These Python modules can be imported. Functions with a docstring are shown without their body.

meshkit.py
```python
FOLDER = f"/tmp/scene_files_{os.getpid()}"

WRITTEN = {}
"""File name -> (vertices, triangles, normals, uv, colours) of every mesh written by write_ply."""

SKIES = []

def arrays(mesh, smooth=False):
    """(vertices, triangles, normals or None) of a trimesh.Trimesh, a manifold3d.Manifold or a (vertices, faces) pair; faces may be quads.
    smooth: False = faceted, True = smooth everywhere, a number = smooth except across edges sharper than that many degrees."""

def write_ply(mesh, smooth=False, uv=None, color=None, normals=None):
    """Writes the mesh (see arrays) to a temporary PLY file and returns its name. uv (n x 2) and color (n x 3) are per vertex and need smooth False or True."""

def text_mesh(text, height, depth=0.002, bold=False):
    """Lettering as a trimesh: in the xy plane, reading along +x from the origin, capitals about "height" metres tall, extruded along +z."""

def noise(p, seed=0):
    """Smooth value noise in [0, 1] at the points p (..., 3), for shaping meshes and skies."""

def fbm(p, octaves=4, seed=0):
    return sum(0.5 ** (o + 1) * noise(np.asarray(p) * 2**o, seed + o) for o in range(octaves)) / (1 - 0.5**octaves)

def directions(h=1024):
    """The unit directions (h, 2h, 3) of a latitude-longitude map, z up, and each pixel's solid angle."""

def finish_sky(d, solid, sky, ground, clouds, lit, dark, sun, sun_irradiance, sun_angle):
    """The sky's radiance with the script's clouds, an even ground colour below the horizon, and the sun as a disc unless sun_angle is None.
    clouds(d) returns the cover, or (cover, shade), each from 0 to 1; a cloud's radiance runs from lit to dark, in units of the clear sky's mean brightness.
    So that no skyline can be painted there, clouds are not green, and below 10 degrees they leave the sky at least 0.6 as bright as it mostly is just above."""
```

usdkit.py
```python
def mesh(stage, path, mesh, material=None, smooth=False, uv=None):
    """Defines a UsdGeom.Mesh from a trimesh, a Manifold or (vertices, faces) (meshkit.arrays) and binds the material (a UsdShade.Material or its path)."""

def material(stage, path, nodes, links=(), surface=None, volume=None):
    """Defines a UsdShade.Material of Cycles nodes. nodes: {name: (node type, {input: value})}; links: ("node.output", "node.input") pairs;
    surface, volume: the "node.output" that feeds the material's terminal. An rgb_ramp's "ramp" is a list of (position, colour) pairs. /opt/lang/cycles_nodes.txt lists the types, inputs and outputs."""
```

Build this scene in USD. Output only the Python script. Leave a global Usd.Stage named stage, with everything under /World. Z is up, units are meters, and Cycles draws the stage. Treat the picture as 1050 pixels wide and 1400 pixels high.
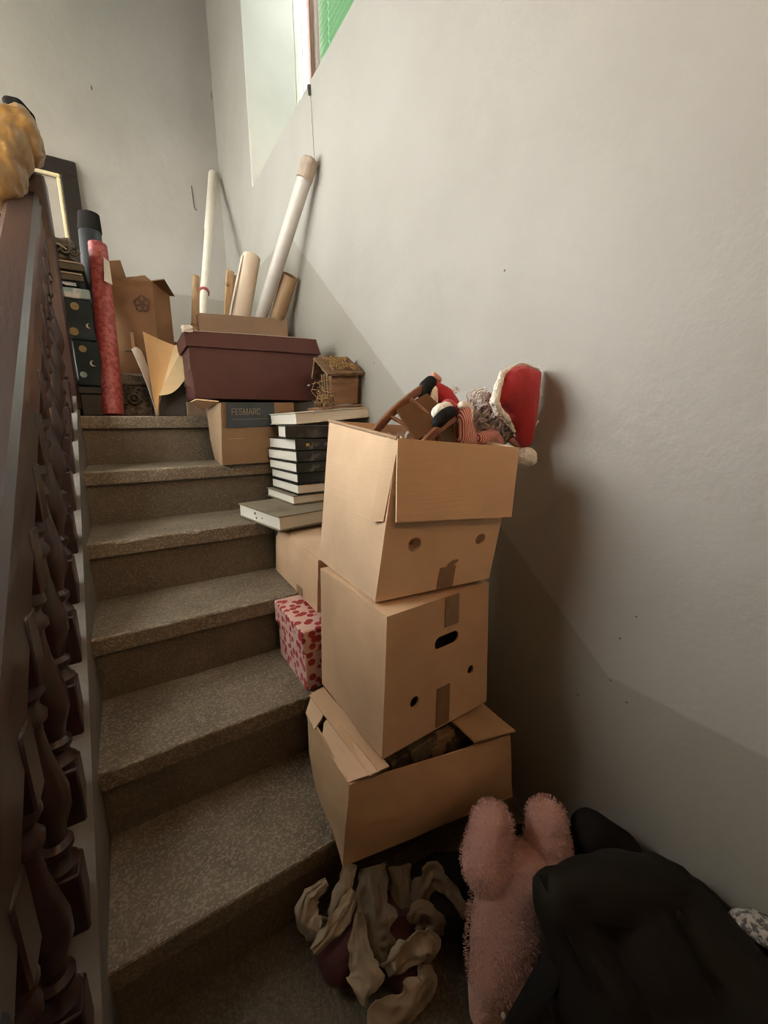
import math, random
import numpy as np, trimesh, manifold3d as m3
from shapely.geometry import Polygon, Point, box as sbox
from shapely import affinity
import usdkit, meshkit
from pxr import Usd, UsdGeom, UsdLux, Gf, Sdf, UsdShade, Vt

stage = Usd.Stage.CreateInMemory()
UsdGeom.SetStageUpAxis(stage, UsdGeom.Tokens.z)
UsdGeom.SetStageMetersPerUnit(stage, 1.0)
UsdGeom.Xform.Define(stage, '/World')
UsdGeom.Scope.Define(stage, '/World/Looks')
A3 = lambda *a: np.array(a, float)

# ------------------------------------------------------------------ camera
cam = UsdGeom.Camera.Define(stage, '/World/camera')
cam.AddTransformOp().Set(Gf.Matrix4d(0.846471, -0.532406, -0.005526, 0.0, 0.117436, 0.176568, 0.977258, 0.0, -0.519322, -0.827869, 0.211983, 0.0, -0.953482, -1.749393, -0.032327, 1.0))
cam.CreateFocalLengthAttr(19.0628); cam.CreateHorizontalApertureAttr(36.0); cam.CreateVerticalApertureAttr(48.0)
cam.CreateClippingRangeAttr(Gf.Vec2f(0.02, 100.0))
cam.CreateExposureAttr(0.08)

# ------------------------------------------------------------------ light: overcast sky outside, daylight through the left stairwell window, plus added fills
sky = UsdLux.DomeLight.Define(stage, '/World/sky')
sky.CreateIntensityAttr(4.0); sky.CreateColorAttr(Gf.Vec3f(1.0, 0.985, 0.95))
win = UsdLux.RectLight.Define(stage, '/World/window_daylight')
win.CreateWidthAttr(0.95); win.CreateHeightAttr(1.78)
win.CreateIntensityAttr(6.0); win.CreateColorAttr(Gf.Vec3f(1.0, 0.975, 0.92))
win.AddTranslateOp().Set(Gf.Vec3d(-1.83, -0.10, 0.54)); win.AddRotateYOp().Set(-90.0)

def area_light(name, w, h, inten, col, at, rot):
    l = UsdLux.RectLight.Define(stage, '/World/' + name)
    l.CreateWidthAttr(w); l.CreateHeightAttr(h); l.CreateIntensityAttr(inten); l.CreateColorAttr(Gf.Vec3f(*col))
    l.AddTranslateOp().Set(Gf.Vec3d(*at)); l.AddRotateXYZOp().Set(Gf.Vec3f(*rot))
area_light('landing_fill', 1.35, 0.72, 0.5, (1.0, 0.97, 0.92), (-1.83, 1.07, 1.82), (0, -90, 0))      # added fill in an invented window, lifts the back wall
area_light('front_fill', 0.70, 0.42, 17.0, (1.0, 0.95, 0.88), (-0.60, -2.84, 1.01), (90, 0, 0))      # added warm fill behind the camera, in an invented fanlight

# ------------------------------------------------------------------ materials
LK = '/World/Looks/'
def mat(name, color, rough=0.6, var=0.0, vscale=6.0, bump=0.0, bscale=60.0, spec=0.5, color2=None, ramp=(0.35, 0.65), stretch=None, **kw):
    n = {'p': ('principled_bsdf', dict(base_color=color, roughness=rough, specular_ior_level=spec, **kw))}
    L = []
    n['tc'] = ('texture_coordinate', {})
    src = 'tc.object'
    if stretch:
        n['mp'] = ('mapping', {'scale': stretch}); L.append(('tc.object', 'mp.vector')); src = 'mp.vector'
    if color2 is not None or var:
        c2 = color2 if color2 is not None else tuple(c * (1 - var) for c in color)
        n['nz'] = ('noise_texture', {'scale': vscale, 'detail': 5.0, 'roughness': 0.6})
        n['rp'] = ('rgb_ramp', {'ramp': [(0, color), (ramp[0], color), (ramp[1], c2), (1, c2)]})
        L += [(src, 'nz.vector'), ('nz.fac', 'rp.fac'), ('rp.color', 'p.base_color')]
    if bump:
        n['bn'] = ('noise_texture', {'scale': bscale, 'detail': 3.0})
        n['bp'] = ('bump', {'strength': bump, 'distance': 0.01})
        L += [(src, 'bn.vector'), ('bn.fac', 'bp.height'), ('bp.normal', 'p.normal')]
    usdkit.material(stage, LK + name, n, L, surface='p.BSDF')
    return LK + name

def wall_material():
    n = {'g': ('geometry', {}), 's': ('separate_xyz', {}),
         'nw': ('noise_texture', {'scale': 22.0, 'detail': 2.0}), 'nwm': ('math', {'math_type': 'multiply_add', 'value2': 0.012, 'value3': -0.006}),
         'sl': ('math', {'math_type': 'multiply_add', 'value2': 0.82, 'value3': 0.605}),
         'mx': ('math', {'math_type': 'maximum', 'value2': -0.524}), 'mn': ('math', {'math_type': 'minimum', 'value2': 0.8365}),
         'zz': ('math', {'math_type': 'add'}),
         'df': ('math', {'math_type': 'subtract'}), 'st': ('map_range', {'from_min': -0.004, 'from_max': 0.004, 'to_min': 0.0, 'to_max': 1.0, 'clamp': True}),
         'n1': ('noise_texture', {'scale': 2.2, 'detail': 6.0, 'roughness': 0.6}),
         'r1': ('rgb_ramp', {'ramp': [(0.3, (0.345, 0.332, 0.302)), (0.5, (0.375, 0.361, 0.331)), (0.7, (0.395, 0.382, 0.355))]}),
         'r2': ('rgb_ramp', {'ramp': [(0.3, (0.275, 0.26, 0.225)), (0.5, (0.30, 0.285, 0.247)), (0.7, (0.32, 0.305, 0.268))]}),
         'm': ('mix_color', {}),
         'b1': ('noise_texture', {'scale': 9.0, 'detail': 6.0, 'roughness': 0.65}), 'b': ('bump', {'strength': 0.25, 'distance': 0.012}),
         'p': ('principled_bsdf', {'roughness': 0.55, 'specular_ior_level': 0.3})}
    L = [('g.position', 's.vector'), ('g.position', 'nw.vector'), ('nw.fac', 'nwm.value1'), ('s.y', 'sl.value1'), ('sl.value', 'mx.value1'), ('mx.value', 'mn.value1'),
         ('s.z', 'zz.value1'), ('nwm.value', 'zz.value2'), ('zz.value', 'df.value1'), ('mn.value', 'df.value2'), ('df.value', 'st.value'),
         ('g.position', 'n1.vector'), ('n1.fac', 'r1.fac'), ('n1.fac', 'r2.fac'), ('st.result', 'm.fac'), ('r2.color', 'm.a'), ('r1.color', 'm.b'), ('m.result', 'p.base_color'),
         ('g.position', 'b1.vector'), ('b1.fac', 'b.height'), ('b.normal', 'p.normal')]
    usdkit.material(stage, LK + 'wall_paint', n, L, surface='p.BSDF')
    return LK + 'wall_paint'

def terrazzo(name, dark, light, chip):
    n = {'g': ('geometry', {}), 'v': ('voronoi_texture', {'scale': 270.0}), 'n1': ('noise_texture', {'scale': 7.0, 'detail': 6.0, 'roughness': 0.65}),
         'r1': ('rgb_ramp', {'ramp': [(0.32, dark), (0.66, light)]}),
         'r2': ('rgb_ramp', {'ramp': [(0.0, (0, 0, 0)), (0.62, (0, 0, 0)), (0.78, (1, 1, 1))]}),
         'bw': ('separate_color', {}), 'm': ('mix_color', {'b': chip}), 'mm': ('math', {'math_type': 'multiply', 'value2': 0.5}),
         'n2': ('noise_texture', {'scale': 120.0, 'detail': 3.0}), 'b': ('bump', {'strength': 0.55, 'distance': 0.006}),
         'p': ('principled_bsdf', {'roughness': 0.55, 'specular_ior_level': 0.5})}
    L = [('g.position', 'v.vector'), ('g.position', 'n1.vector'), ('g.position', 'n2.vector'), ('n1.fac', 'r1.fac'), ('v.color', 'bw.color'), ('bw.r', 'r2.fac'),
         ('r2.color', 'mm.value1'), ('mm.value', 'm.fac'), ('r1.color', 'm.a'), ('m.result', 'p.base_color'), ('n2.fac', 'b.height'), ('b.normal', 'p.normal')]
    usdkit.material(stage, LK + name, n, L, surface='p.BSDF')
    return LK + name

def card(name, c, dirt=0.86):
    d = tuple(x * dirt for x in c)
    n = {'tc': ('texture_coordinate', {}), 'n1': ('noise_texture', {'scale': 5.0, 'detail': 6.0, 'roughness': 0.6}), 'r1': ('rgb_ramp', {'ramp': [(0.35, d), (0.6, c)]}),
         'mp': ('mapping', {'scale': (8.0, 8.0, 220.0)}), 'n2': ('noise_texture', {'scale': 1.0, 'detail': 2.0}), 'b': ('bump', {'strength': 0.12, 'distance': 0.004}),
         'p': ('principled_bsdf', {'roughness': 0.75, 'specular_ior_level': 0.25})}
    L = [('tc.object', 'n1.vector'), ('n1.fac', 'r1.fac'), ('r1.color', 'p.base_color'), ('tc.object', 'mp.vector'), ('mp.vector', 'n2.vector'), ('n2.fac', 'b.height'), ('b.normal', 'p.normal')]
    usdkit.material(stage, LK + name, n, L, surface='p.BSDF')
    return LK + name

def spots(name, base, spot, scale, lo, hi, rough=0.6, base2=None, stretch=(1, 1, 1)):
    """round printed spots: distance to voronoi cell centres"""
    n = {'tc': ('texture_coordinate', {}), 'mp': ('mapping', {'scale': stretch}), 'v': ('voronoi_texture', {'scale': scale, 'randomness': 0.75}),
         'r': ('rgb_ramp', {'ramp': [(0.0, spot), (lo, spot), (hi, base), (1.0, base)]}),
         'n1': ('noise_texture', {'scale': 14.0}), 'mx': ('mix_color', {'b': base2 or base}), 'ms': ('map_range', {'from_min': 0.5, 'from_max': 0.65, 'clamp': True}),
         'p': ('principled_bsdf', {'roughness': rough})}
    L = [('tc.object', 'mp.vector'), ('mp.vector', 'v.vector'), ('v.distance', 'r.fac'), ('tc.object', 'n1.vector'), ('n1.fac', 'ms.value'), ('ms.result', 'mx.fac'), ('r.color', 'mx.a'),
         (('mx.result' if base2 else 'r.color'), 'p.base_color')]
    usdkit.material(stage, LK + name, n, L, surface='p.BSDF')
    return LK + name

def thin_leaf(name, color, trans, rough=0.5):
    n = {'d': ('principled_bsdf', {'base_color': color, 'roughness': rough}), 't': ('translucent_bsdf', {'color': trans}), 'm': ('mix_closure', {'fac': 0.5})}
    usdkit.material(stage, LK + name, n, [('d.BSDF', 'm.closure1'), ('t.BSDF', 'm.closure2')], surface='m.closure')
    return LK + name

WALL = wall_material()
M = dict(
    ceiling=mat('ceiling_paint', (0.45, 0.42, 0.38), 0.7),
    reveal=mat('reveal_plaster', (0.62, 0.605, 0.565), 0.6, var=0.06, vscale=5),
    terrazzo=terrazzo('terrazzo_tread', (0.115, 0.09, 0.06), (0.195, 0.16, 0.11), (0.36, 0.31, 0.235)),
    worn_highlight=terrazzo('terrazzo_worn_highlight', (0.24, 0.205, 0.15), (0.36, 0.32, 0.25), (0.5, 0.45, 0.37)),  # nosing highlight put into the paler colour of the worn edge
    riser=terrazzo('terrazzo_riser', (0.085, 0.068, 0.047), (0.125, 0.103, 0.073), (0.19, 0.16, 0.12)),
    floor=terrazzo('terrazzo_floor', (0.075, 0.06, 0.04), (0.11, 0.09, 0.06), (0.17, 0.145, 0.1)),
    curb=mat('curb_paint', (0.15, 0.132, 0.11), 0.6, var=0.3, vscale=9, bump=0.3, bscale=30),
    ochre=mat('ochre_wall_paint', (0.62, 0.45, 0.30), 0.7),
    leftpaint=mat('left_wall_paint', (0.36, 0.33, 0.29), 0.7),
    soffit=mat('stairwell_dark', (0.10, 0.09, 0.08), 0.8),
    rail=mat('mahogany', (0.042, 0.022, 0.019), 0.36, color2=(0.028, 0.013, 0.012), vscale=4, stretch=(9, 1.2, 1.2), bump=0.08, bscale=14, coat_weight=0.5, coat_roughness=0.3),
    bal=mat('turned_wood', (0.028, 0.010, 0.008), 0.35, var=0.4, vscale=12, coat_weight=0.25, coat_roughness=0.18),
    winwhite=mat('window_white_paint', (0.8, 0.78, 0.7), 0.4),
    winwood=mat('window_brown_wood', (0.22, 0.105, 0.075), 0.5, var=0.3, vscale=20, stretch=(4, 4, 0.6)),
    shutter=thin_leaf('shutter_green', (0.14, 0.30, 0.16), (0.20, 0.345, 0.21), 0.45),
    metal=mat('dull_metal', (0.12, 0.11, 0.1), 0.5, metallic=0.6),
    chip=mat('plaster_chip', (0.16, 0.14, 0.11), 0.9), cordm=mat('grey_cord', (0.2, 0.19, 0.16), 0.8),
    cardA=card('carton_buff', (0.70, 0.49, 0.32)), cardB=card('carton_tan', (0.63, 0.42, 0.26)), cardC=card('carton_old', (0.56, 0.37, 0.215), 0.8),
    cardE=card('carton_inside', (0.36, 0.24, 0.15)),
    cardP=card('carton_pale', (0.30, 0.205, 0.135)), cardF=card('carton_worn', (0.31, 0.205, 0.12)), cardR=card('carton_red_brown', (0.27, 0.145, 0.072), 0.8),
    tape=mat('parcel_tape', (0.30, 0.185, 0.10), 0.28, var=0.25, vscale=30),
    ink=mat('black_ink', (0.05, 0.04, 0.035), 0.7),
    bluelab=mat('label_slate_blue', (0.05, 0.066, 0.082), 0.4, var=0.3, vscale=20),
    labtxt=mat('label_lettering', (0.20, 0.19, 0.15), 0.5),
    maroon=mat('maroon_board', (0.078, 0.021, 0.019), 0.55, var=0.2, vscale=7, bump=0.05, bscale=160),
    lining=mat('lid_lining', (0.40, 0.33, 0.26), 0.8),
    paper=mat('book_pages', (0.74, 0.70, 0.61), 0.75, var=0.16, vscale=2.0, stretch=(1, 1, 320), bump=0.1, bscale=3),
    coverb=mat('book_black', (0.017, 0.018, 0.016), 0.28, color2=(0.07, 0.07, 0.055), vscale=16, ramp=(0.52, 0.72)),
    coverd=mat('book_jacket_dark', (0.02, 0.021, 0.019), 0.25, color2=(0.13, 0.12, 0.09), vscale=30, ramp=(0.55, 0.68)),
    covergrey=mat('book_grey_cover', (0.20, 0.17, 0.115), 0.6, color2=(0.12, 0.09, 0.055), vscale=9, ramp=(0.55, 0.7)),
    coverwhite=mat('book_white_cover', (0.62, 0.56, 0.47), 0.5, var=0.12, vscale=6),
    foil=mat('gilt', (0.55, 0.36, 0.1), 0.35, metallic=0.6),
    bark=mat('birdhouse_bark', (0.20, 0.125, 0.065), 0.85, color2=(0.10, 0.06, 0.03), vscale=40, bump=0.6, bscale=50),
    birdwood=mat('birdhouse_wood', (0.25, 0.14, 0.07), 0.6, color2=(0.15, 0.075, 0.035), vscale=10, stretch=(1, 1, 4)),
    straw=mat('dry_moss', (0.36, 0.23, 0.10), 0.9),
    gift=spots('gift_paper', (0.68, 0.44, 0.38), (0.38, 0.035, 0.04), 46.0, 0.40, 0.47, 0.5),
    whitetube=mat('poster_tube_white', (0.52, 0.49, 0.45), 0.45, var=0.12, vscale=8, stretch=(1, 1, 3)),
    paletube=mat('poster_tube_pale', (0.62, 0.51, 0.39), 0.5, var=0.1, vscale=8),
    browntube=mat('poster_tube_kraft', (0.34, 0.22, 0.12), 0.65, var=0.2, vscale=9),
    tubecap=mat('tube_cap_kraft', (0.42, 0.34, 0.27), 0.7, var=0.25, vscale=30),
    stick=mat('bare_wood', (0.48, 0.32, 0.17), 0.6, var=0.3, vscale=10, stretch=(6, 6, 1)),
    polewhite=mat('pole_white', (0.72, 0.69, 0.60), 0.5, var=0.08, vscale=14),
    redpaper=mat('red_wrapping', (0.40, 0.10, 0.09), 0.45, color2=(0.26, 0.035, 0.035), vscale=70, ramp=(0.45, 0.55)),
    blackpvc=mat('black_vinyl', (0.012, 0.013, 0.015), 0.45, bump=0.1, bscale=20),
    celest=mat('night_blue_paper', (0.008, 0.022, 0.028), 0.55, spec=0.25, color2=(0.025, 0.045, 0.05), vscale=12, ramp=(0.5, 0.75)),
    celestlight=mat('pale_blue_band', (0.22, 0.34, 0.37), 0.35, color2=(0.55, 0.6, 0.6), vscale=24, ramp=(0.5, 0.6)),
    sunprint=mat('sun_print', (0.30, 0.24, 0.10), 0.5, var=0.4, vscale=30),
    moonprint=mat('moon_print', (0.5, 0.5, 0.4), 0.5),
    frameblack=mat('frame_black_brown', (0.022, 0.017, 0.014), 0.4, var=0.3, vscale=20),
    gold=mat('frame_gold_lip', (0.88, 0.76, 0.50), 0.4, var=0.15, vscale=30),
    canvas=mat('blank_canvas', (0.42, 0.39, 0.36), 0.8, var=0.1, vscale=6),
    ornate=mat('carved_dark_wood', (0.05, 0.04, 0.028), 0.38, color2=(0.1, 0.08, 0.05), vscale=40),
    manila=mat('manila_card', (0.62, 0.40, 0.19), 0.6, var=0.12, vscale=10),
    manila2=mat('manila_inside', (0.74, 0.55, 0.30), 0.6, var=0.12, vscale=14),
    sheet=mat('white_sheet', (0.62, 0.56, 0.48), 0.6, var=0.1, vscale=8),
    yellow=mat('yellow_nylon', (0.235, 0.115, 0.014), 0.42, color2=(0.16, 0.085, 0.02), vscale=7, bump=0.15, bscale=14, sheen_weight=0.2),
    black=mat('black_cloth', (0.010, 0.009, 0.008), 0.9, spec=0.15),
    redfelt=mat('red_felt', (0.40, 0.018, 0.025), 0.85, var=0.15, vscale=14, bump=0.1, bscale=220, sheen_weight=0.3, sheen_tint=(1, 0.5, 0.5)),
    whitefur=mat('white_fleece', (0.85, 0.81, 0.73), 0.95, var=0.12, vscale=40, bump=0.7, bscale=120),
    hair=mat('curly_white_hair', (0.74, 0.69, 0.63), 0.6, var=0.2, vscale=40),
    skin=mat('doll_cloth_skin', (0.62, 0.33, 0.26), 0.7),
    doll_boot=mat('doll_boot', (0.007, 0.007, 0.008), 0.65, spec=0.2),
    chairwood=mat('toy_chair_wood', (0.21, 0.085, 0.035), 0.38, color2=(0.13, 0.045, 0.02), vscale=8, stretch=(1, 6, 6)),
    chairdark=mat('toy_chair_seat', (0.11, 0.047, 0.015), 0.65, spec=0.2, var=0.3, vscale=9),
    cello=mat('clear_wrap', (0.55, 0.5, 0.46), 0.15, alpha=0.35),
    crump=mat('crumpled_paper', (0.30, 0.24, 0.165), 0.75, color2=(0.15, 0.118, 0.075), vscale=9, ramp=(0.45, 0.6)),
    crump2=mat('crumpled_brown_paper', (0.15, 0.11, 0.068), 0.8, var=0.4, vscale=10),
    winecloth=mat('wine_cloth', (0.06, 0.018, 0.018), 0.85),
    olive=mat('olive_black_nylon', (0.013, 0.011, 0.007), 0.7, spec=0.2, color2=(0.009, 0.007, 0.006), vscale=5, bump=0.2, bscale=10),
    pink=mat('pink_plush', (0.55, 0.31, 0.26), 0.95, var=0.12, vscale=14, bump=0.5, bscale=150, sheen_weight=0.5, sheen_tint=(1, 0.8, 0.75)),
    greyknit=mat('grey_knit', (0.42, 0.40, 0.36), 0.9, color2=(0.10, 0.1, 0.09), vscale=110, ramp=(0.45, 0.55), bump=0.8, bscale=120),
    foldershade=mat('folder_painted_shade', (0.028, 0.021, 0.014), 0.8),  # shade inside the folder put into the colour
    carved=mat('carved_grey_wood', (0.12, 0.10, 0.075), 0.45, color2=(0.05, 0.04, 0.03), vscale=40),
    newsprint=mat('old_newsprint', (0.16, 0.13, 0.085), 0.8, color2=(0.04, 0.035, 0.028), vscale=18, ramp=(0.42, 0.6)),
)
def stripes(name, a, b, scale):
    n = {'tc': ('texture_coordinate', {}), 'w': ('wave_texture', {'scale': scale, 'distortion': 2.0, 'detail': 1.0}), 'r': ('rgb_ramp', {'ramp': [(0.0, a), (0.42, a), (0.5, b), (1.0, b)]}),
         'p': ('principled_bsdf', {'roughness': 0.8})}
    usdkit.material(stage, LK + name, n, [('tc.object', 'w.vector'), ('w.color', 'r.fac'), ('r.color', 'p.base_color')], surface='p.BSDF')
    return LK + name
M['stripe'] = stripes('red_white_stripe', (0.36, 0.04, 0.045), (0.66, 0.46, 0.40), 95.0)
def glass(name, tint):
    n = {'t': ('transparent_bsdf', {'color': tint}), 'g': ('glossy_bsdf', {'roughness': 0.02}), 'm': ('mix_closure', {'fac': 0.05})}
    usdkit.material(stage, LK + name, n, [('t.BSDF', 'm.closure1'), ('g.BSDF', 'm.closure2')], surface='m.closure')
    return LK + name
M['glass'] = glass('window_glass', (0.96, 0.97, 0.96)); M['tintedglass'] = glass('tinted_glass', (0.66, 0.645, 0.60)); M['amberglass'] = glass('amber_glass', (0.97, 0.78, 0.58))  # pane tints dim and warm the fill of the added windows

# ------------------------------------------------------------------ scene tree helpers
COUNT = {}
def fresh(parent, name):
    k = (str(parent), name); n = COUNT.get(k, 0); COUNT[k] = n + 1
    return f'{parent}/{name}' + (f'_{n:03d}' if n else '')
def meta(prim, label=None, cat=None, group=None, kind=None):
    for k, v in (('label', label), ('category', cat), ('group', group), ('kind', kind)):
        if v: prim.SetCustomDataByKey(k, v)
BASE = {}
def thing(name, label, cat, base=(0, 0, 0), group=None, kind=None):
    p = fresh('/World', name)
    x = UsdGeom.Xform.Define(stage, p); x.AddTranslateOp().Set(Gf.Vec3d(*map(float, base)))
    meta(x.GetPrim(), label, cat, group, kind); BASE[p] = A3(*base)
    return p
def part(parent, name, mesh, material, smooth=35, label=None):
    """mesh in world coordinates; stored relative to its thing's base"""
    p = fresh(parent, name)
    root = '/'.join(p.split('/')[:3])
    b = BASE.get(root, np.zeros(3))
    v, f = vf(mesh)
    m = usdkit.mesh(stage, p, trimesh.Trimesh(v - b, f, process=False), material, smooth=smooth)
    if label: m.GetPrim().SetCustomDataByKey('label', label)
    return p
def solo(name, mesh, material, label=None, cat=None, group=None, kind=None, smooth=35):
    p = fresh('/World', name); v, f = vf(mesh)
    m = usdkit.mesh(stage, p, trimesh.Trimesh(v, f, process=False), material, smooth=smooth)
    meta(m.GetPrim(), label, cat, group, kind)
    return p
def vf(mesh):
    if hasattr(mesh, 'to_mesh'):
        q = mesh.to_mesh(); return np.array(q.vert_properties[:, :3], float), np.array(q.tri_verts)
    if isinstance(mesh, (list,)):
        mesh = trimesh.util.concatenate([tm(x) for x in mesh])
    if isinstance(mesh, tuple): return np.asarray(mesh[0], float), np.asarray(mesh[1])
    return np.array(mesh.vertices, float), np.array(mesh.faces)
def tm(mesh):
    v, f = vf(mesh); return trimesh.Trimesh(v, f, process=False)
def nrm(v): v = np.asarray(v, float); return v / (np.linalg.norm(v) + 1e-12)

# ------------------------------------------------------------------ shape helpers
def bx(lo, hi, ch=0.0):
    lo, hi = A3(*lo), A3(*hi)
    if ch <= 0:
        m = trimesh.creation.box(hi - lo); m.apply_translation((lo + hi) / 2); return m
    pts = []
    for s in np.ndindex(2, 2, 2):
        c = np.where(np.array(s) == 1, hi, lo); d = np.where(np.array(s) == 1, -1, 1)
        for k in range(3):
            e = d * ch; e[k] = 0; pts.append(c + e)
    return tm(m3.Manifold.hull_points(np.array(pts)))
def frame_of(z, up=(0, 0, 1)):
    z = nrm(z); up = np.asarray(up, float)
    if abs(z @ nrm(up)) > 0.98: up = A3(0, 1, 0) if abs(z[1]) < 0.9 else A3(1, 0, 0)
    x = nrm(np.cross(up, z)); return x, np.cross(z, x), z
def beam(p0, p1, w, h, up=(0, 0, 1), ch=0.002):
    p0, p1 = A3(*p0), A3(*p1); L = np.linalg.norm(p1 - p0)
    m = bx((-w / 2, -h / 2, 0), (w / 2, h / 2, L), ch)
    x, y, z = frame_of(p1 - p0, up)
    m.vertices = m.vertices[:, :1] * x + m.vertices[:, 1:2] * y + m.vertices[:, 2:] * z + p0
    return m
def obb(center, ex, ey, ez, ch=0.0):
    """box from centre and half-extent vectors"""
    m = bx((-1, -1, -1), (1, 1, 1), 0)
    if ch:
        l = [np.linalg.norm(e) for e in (ex, ey, ez)]
        m = bx([-q for q in l], l, ch); m.vertices = m.vertices / np.array(l)
    E = np.array([ex, ey, ez], float)
    m.vertices = m.vertices @ E + A3(*center)
    if np.linalg.det(E) < 0: m.faces = m.faces[:, ::-1]
    return m
def loft(rings, cap=True, closed=True):
    """rings (n, k, 3)"""
    R_ = np.asarray(rings, float); n, k = R_.shape[:2]
    v = R_.reshape(-1, 3); f = []
    for i in range(n - 1):
        for j in range(k if closed else k - 1):
            a, b = i * k + j, i * k + (j + 1) % k
            f += [(a, b, b + k), (a, b + k, a + k)]
    v = list(v)
    if cap:
        for i, flip in ((0, True), (n - 1, False)):
            c = len(v); v.append(R_[i].mean(0))
            for j in range(k):
                a, b = i * k + j, i * k + (j + 1) % k
                f.append((c, b, a) if flip else (c, a, b))
    return trimesh.Trimesh(np.array(v), np.array(f), process=False)
def tube(pts, rad, sides=16, cap=True, ell=1.0):
    p = np.asarray(pts, float); t = np.gradient(p, axis=0) if len(p) > 2 else np.repeat([p[1] - p[0]], 2, 0)
    rad = np.broadcast_to(rad, (len(p),))
    x, y, _ = frame_of(t[0]); rings = []
    a = np.arange(sides) * 2 * np.pi / sides
    for i in range(len(p)):
        z = nrm(t[i]); x = nrm(x - z * (x @ z)); y = np.cross(z, x)
        rings.append(p[i] + rad[i] * (np.cos(a)[:, None] * x + ell * np.sin(a)[:, None] * y))
    return loft(rings, cap)
def lathe(p0, p1, prof, sides=20):
    """prof: (t along 0..1 or metres, r)"""
    p0, p1 = A3(*p0), A3(*p1); d = p1 - p0; x, y, z = frame_of(d)
    a = np.arange(sides) * 2 * np.pi / sides
    return loft([p0 + d * t + r * (np.cos(a)[:, None] * x + np.sin(a)[:, None] * y) for t, r in prof])
def pipe(p0, p1, r, wall=0.004, sides=24):
    """open-ended cardboard tube with wall thickness"""
    L = np.linalg.norm(A3(*p1) - A3(*p0)); e = 0.002 / L
    return lathe(p0, p1, [(0.004, 0.0005), (0.004, r - wall), (0, r - wall), (0, r), (e, r), (0.3, r), (0.6, r), (1 - e, r), (1, r - 0.0008), (1, r - wall), (0.93, r - wall), (0.93, 0.0005)], sides)
def sweep_line(a, b, n): return A3(*a) + (A3(*b) - A3(*a)) * np.linspace(0, 1, n)[:, None]
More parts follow.
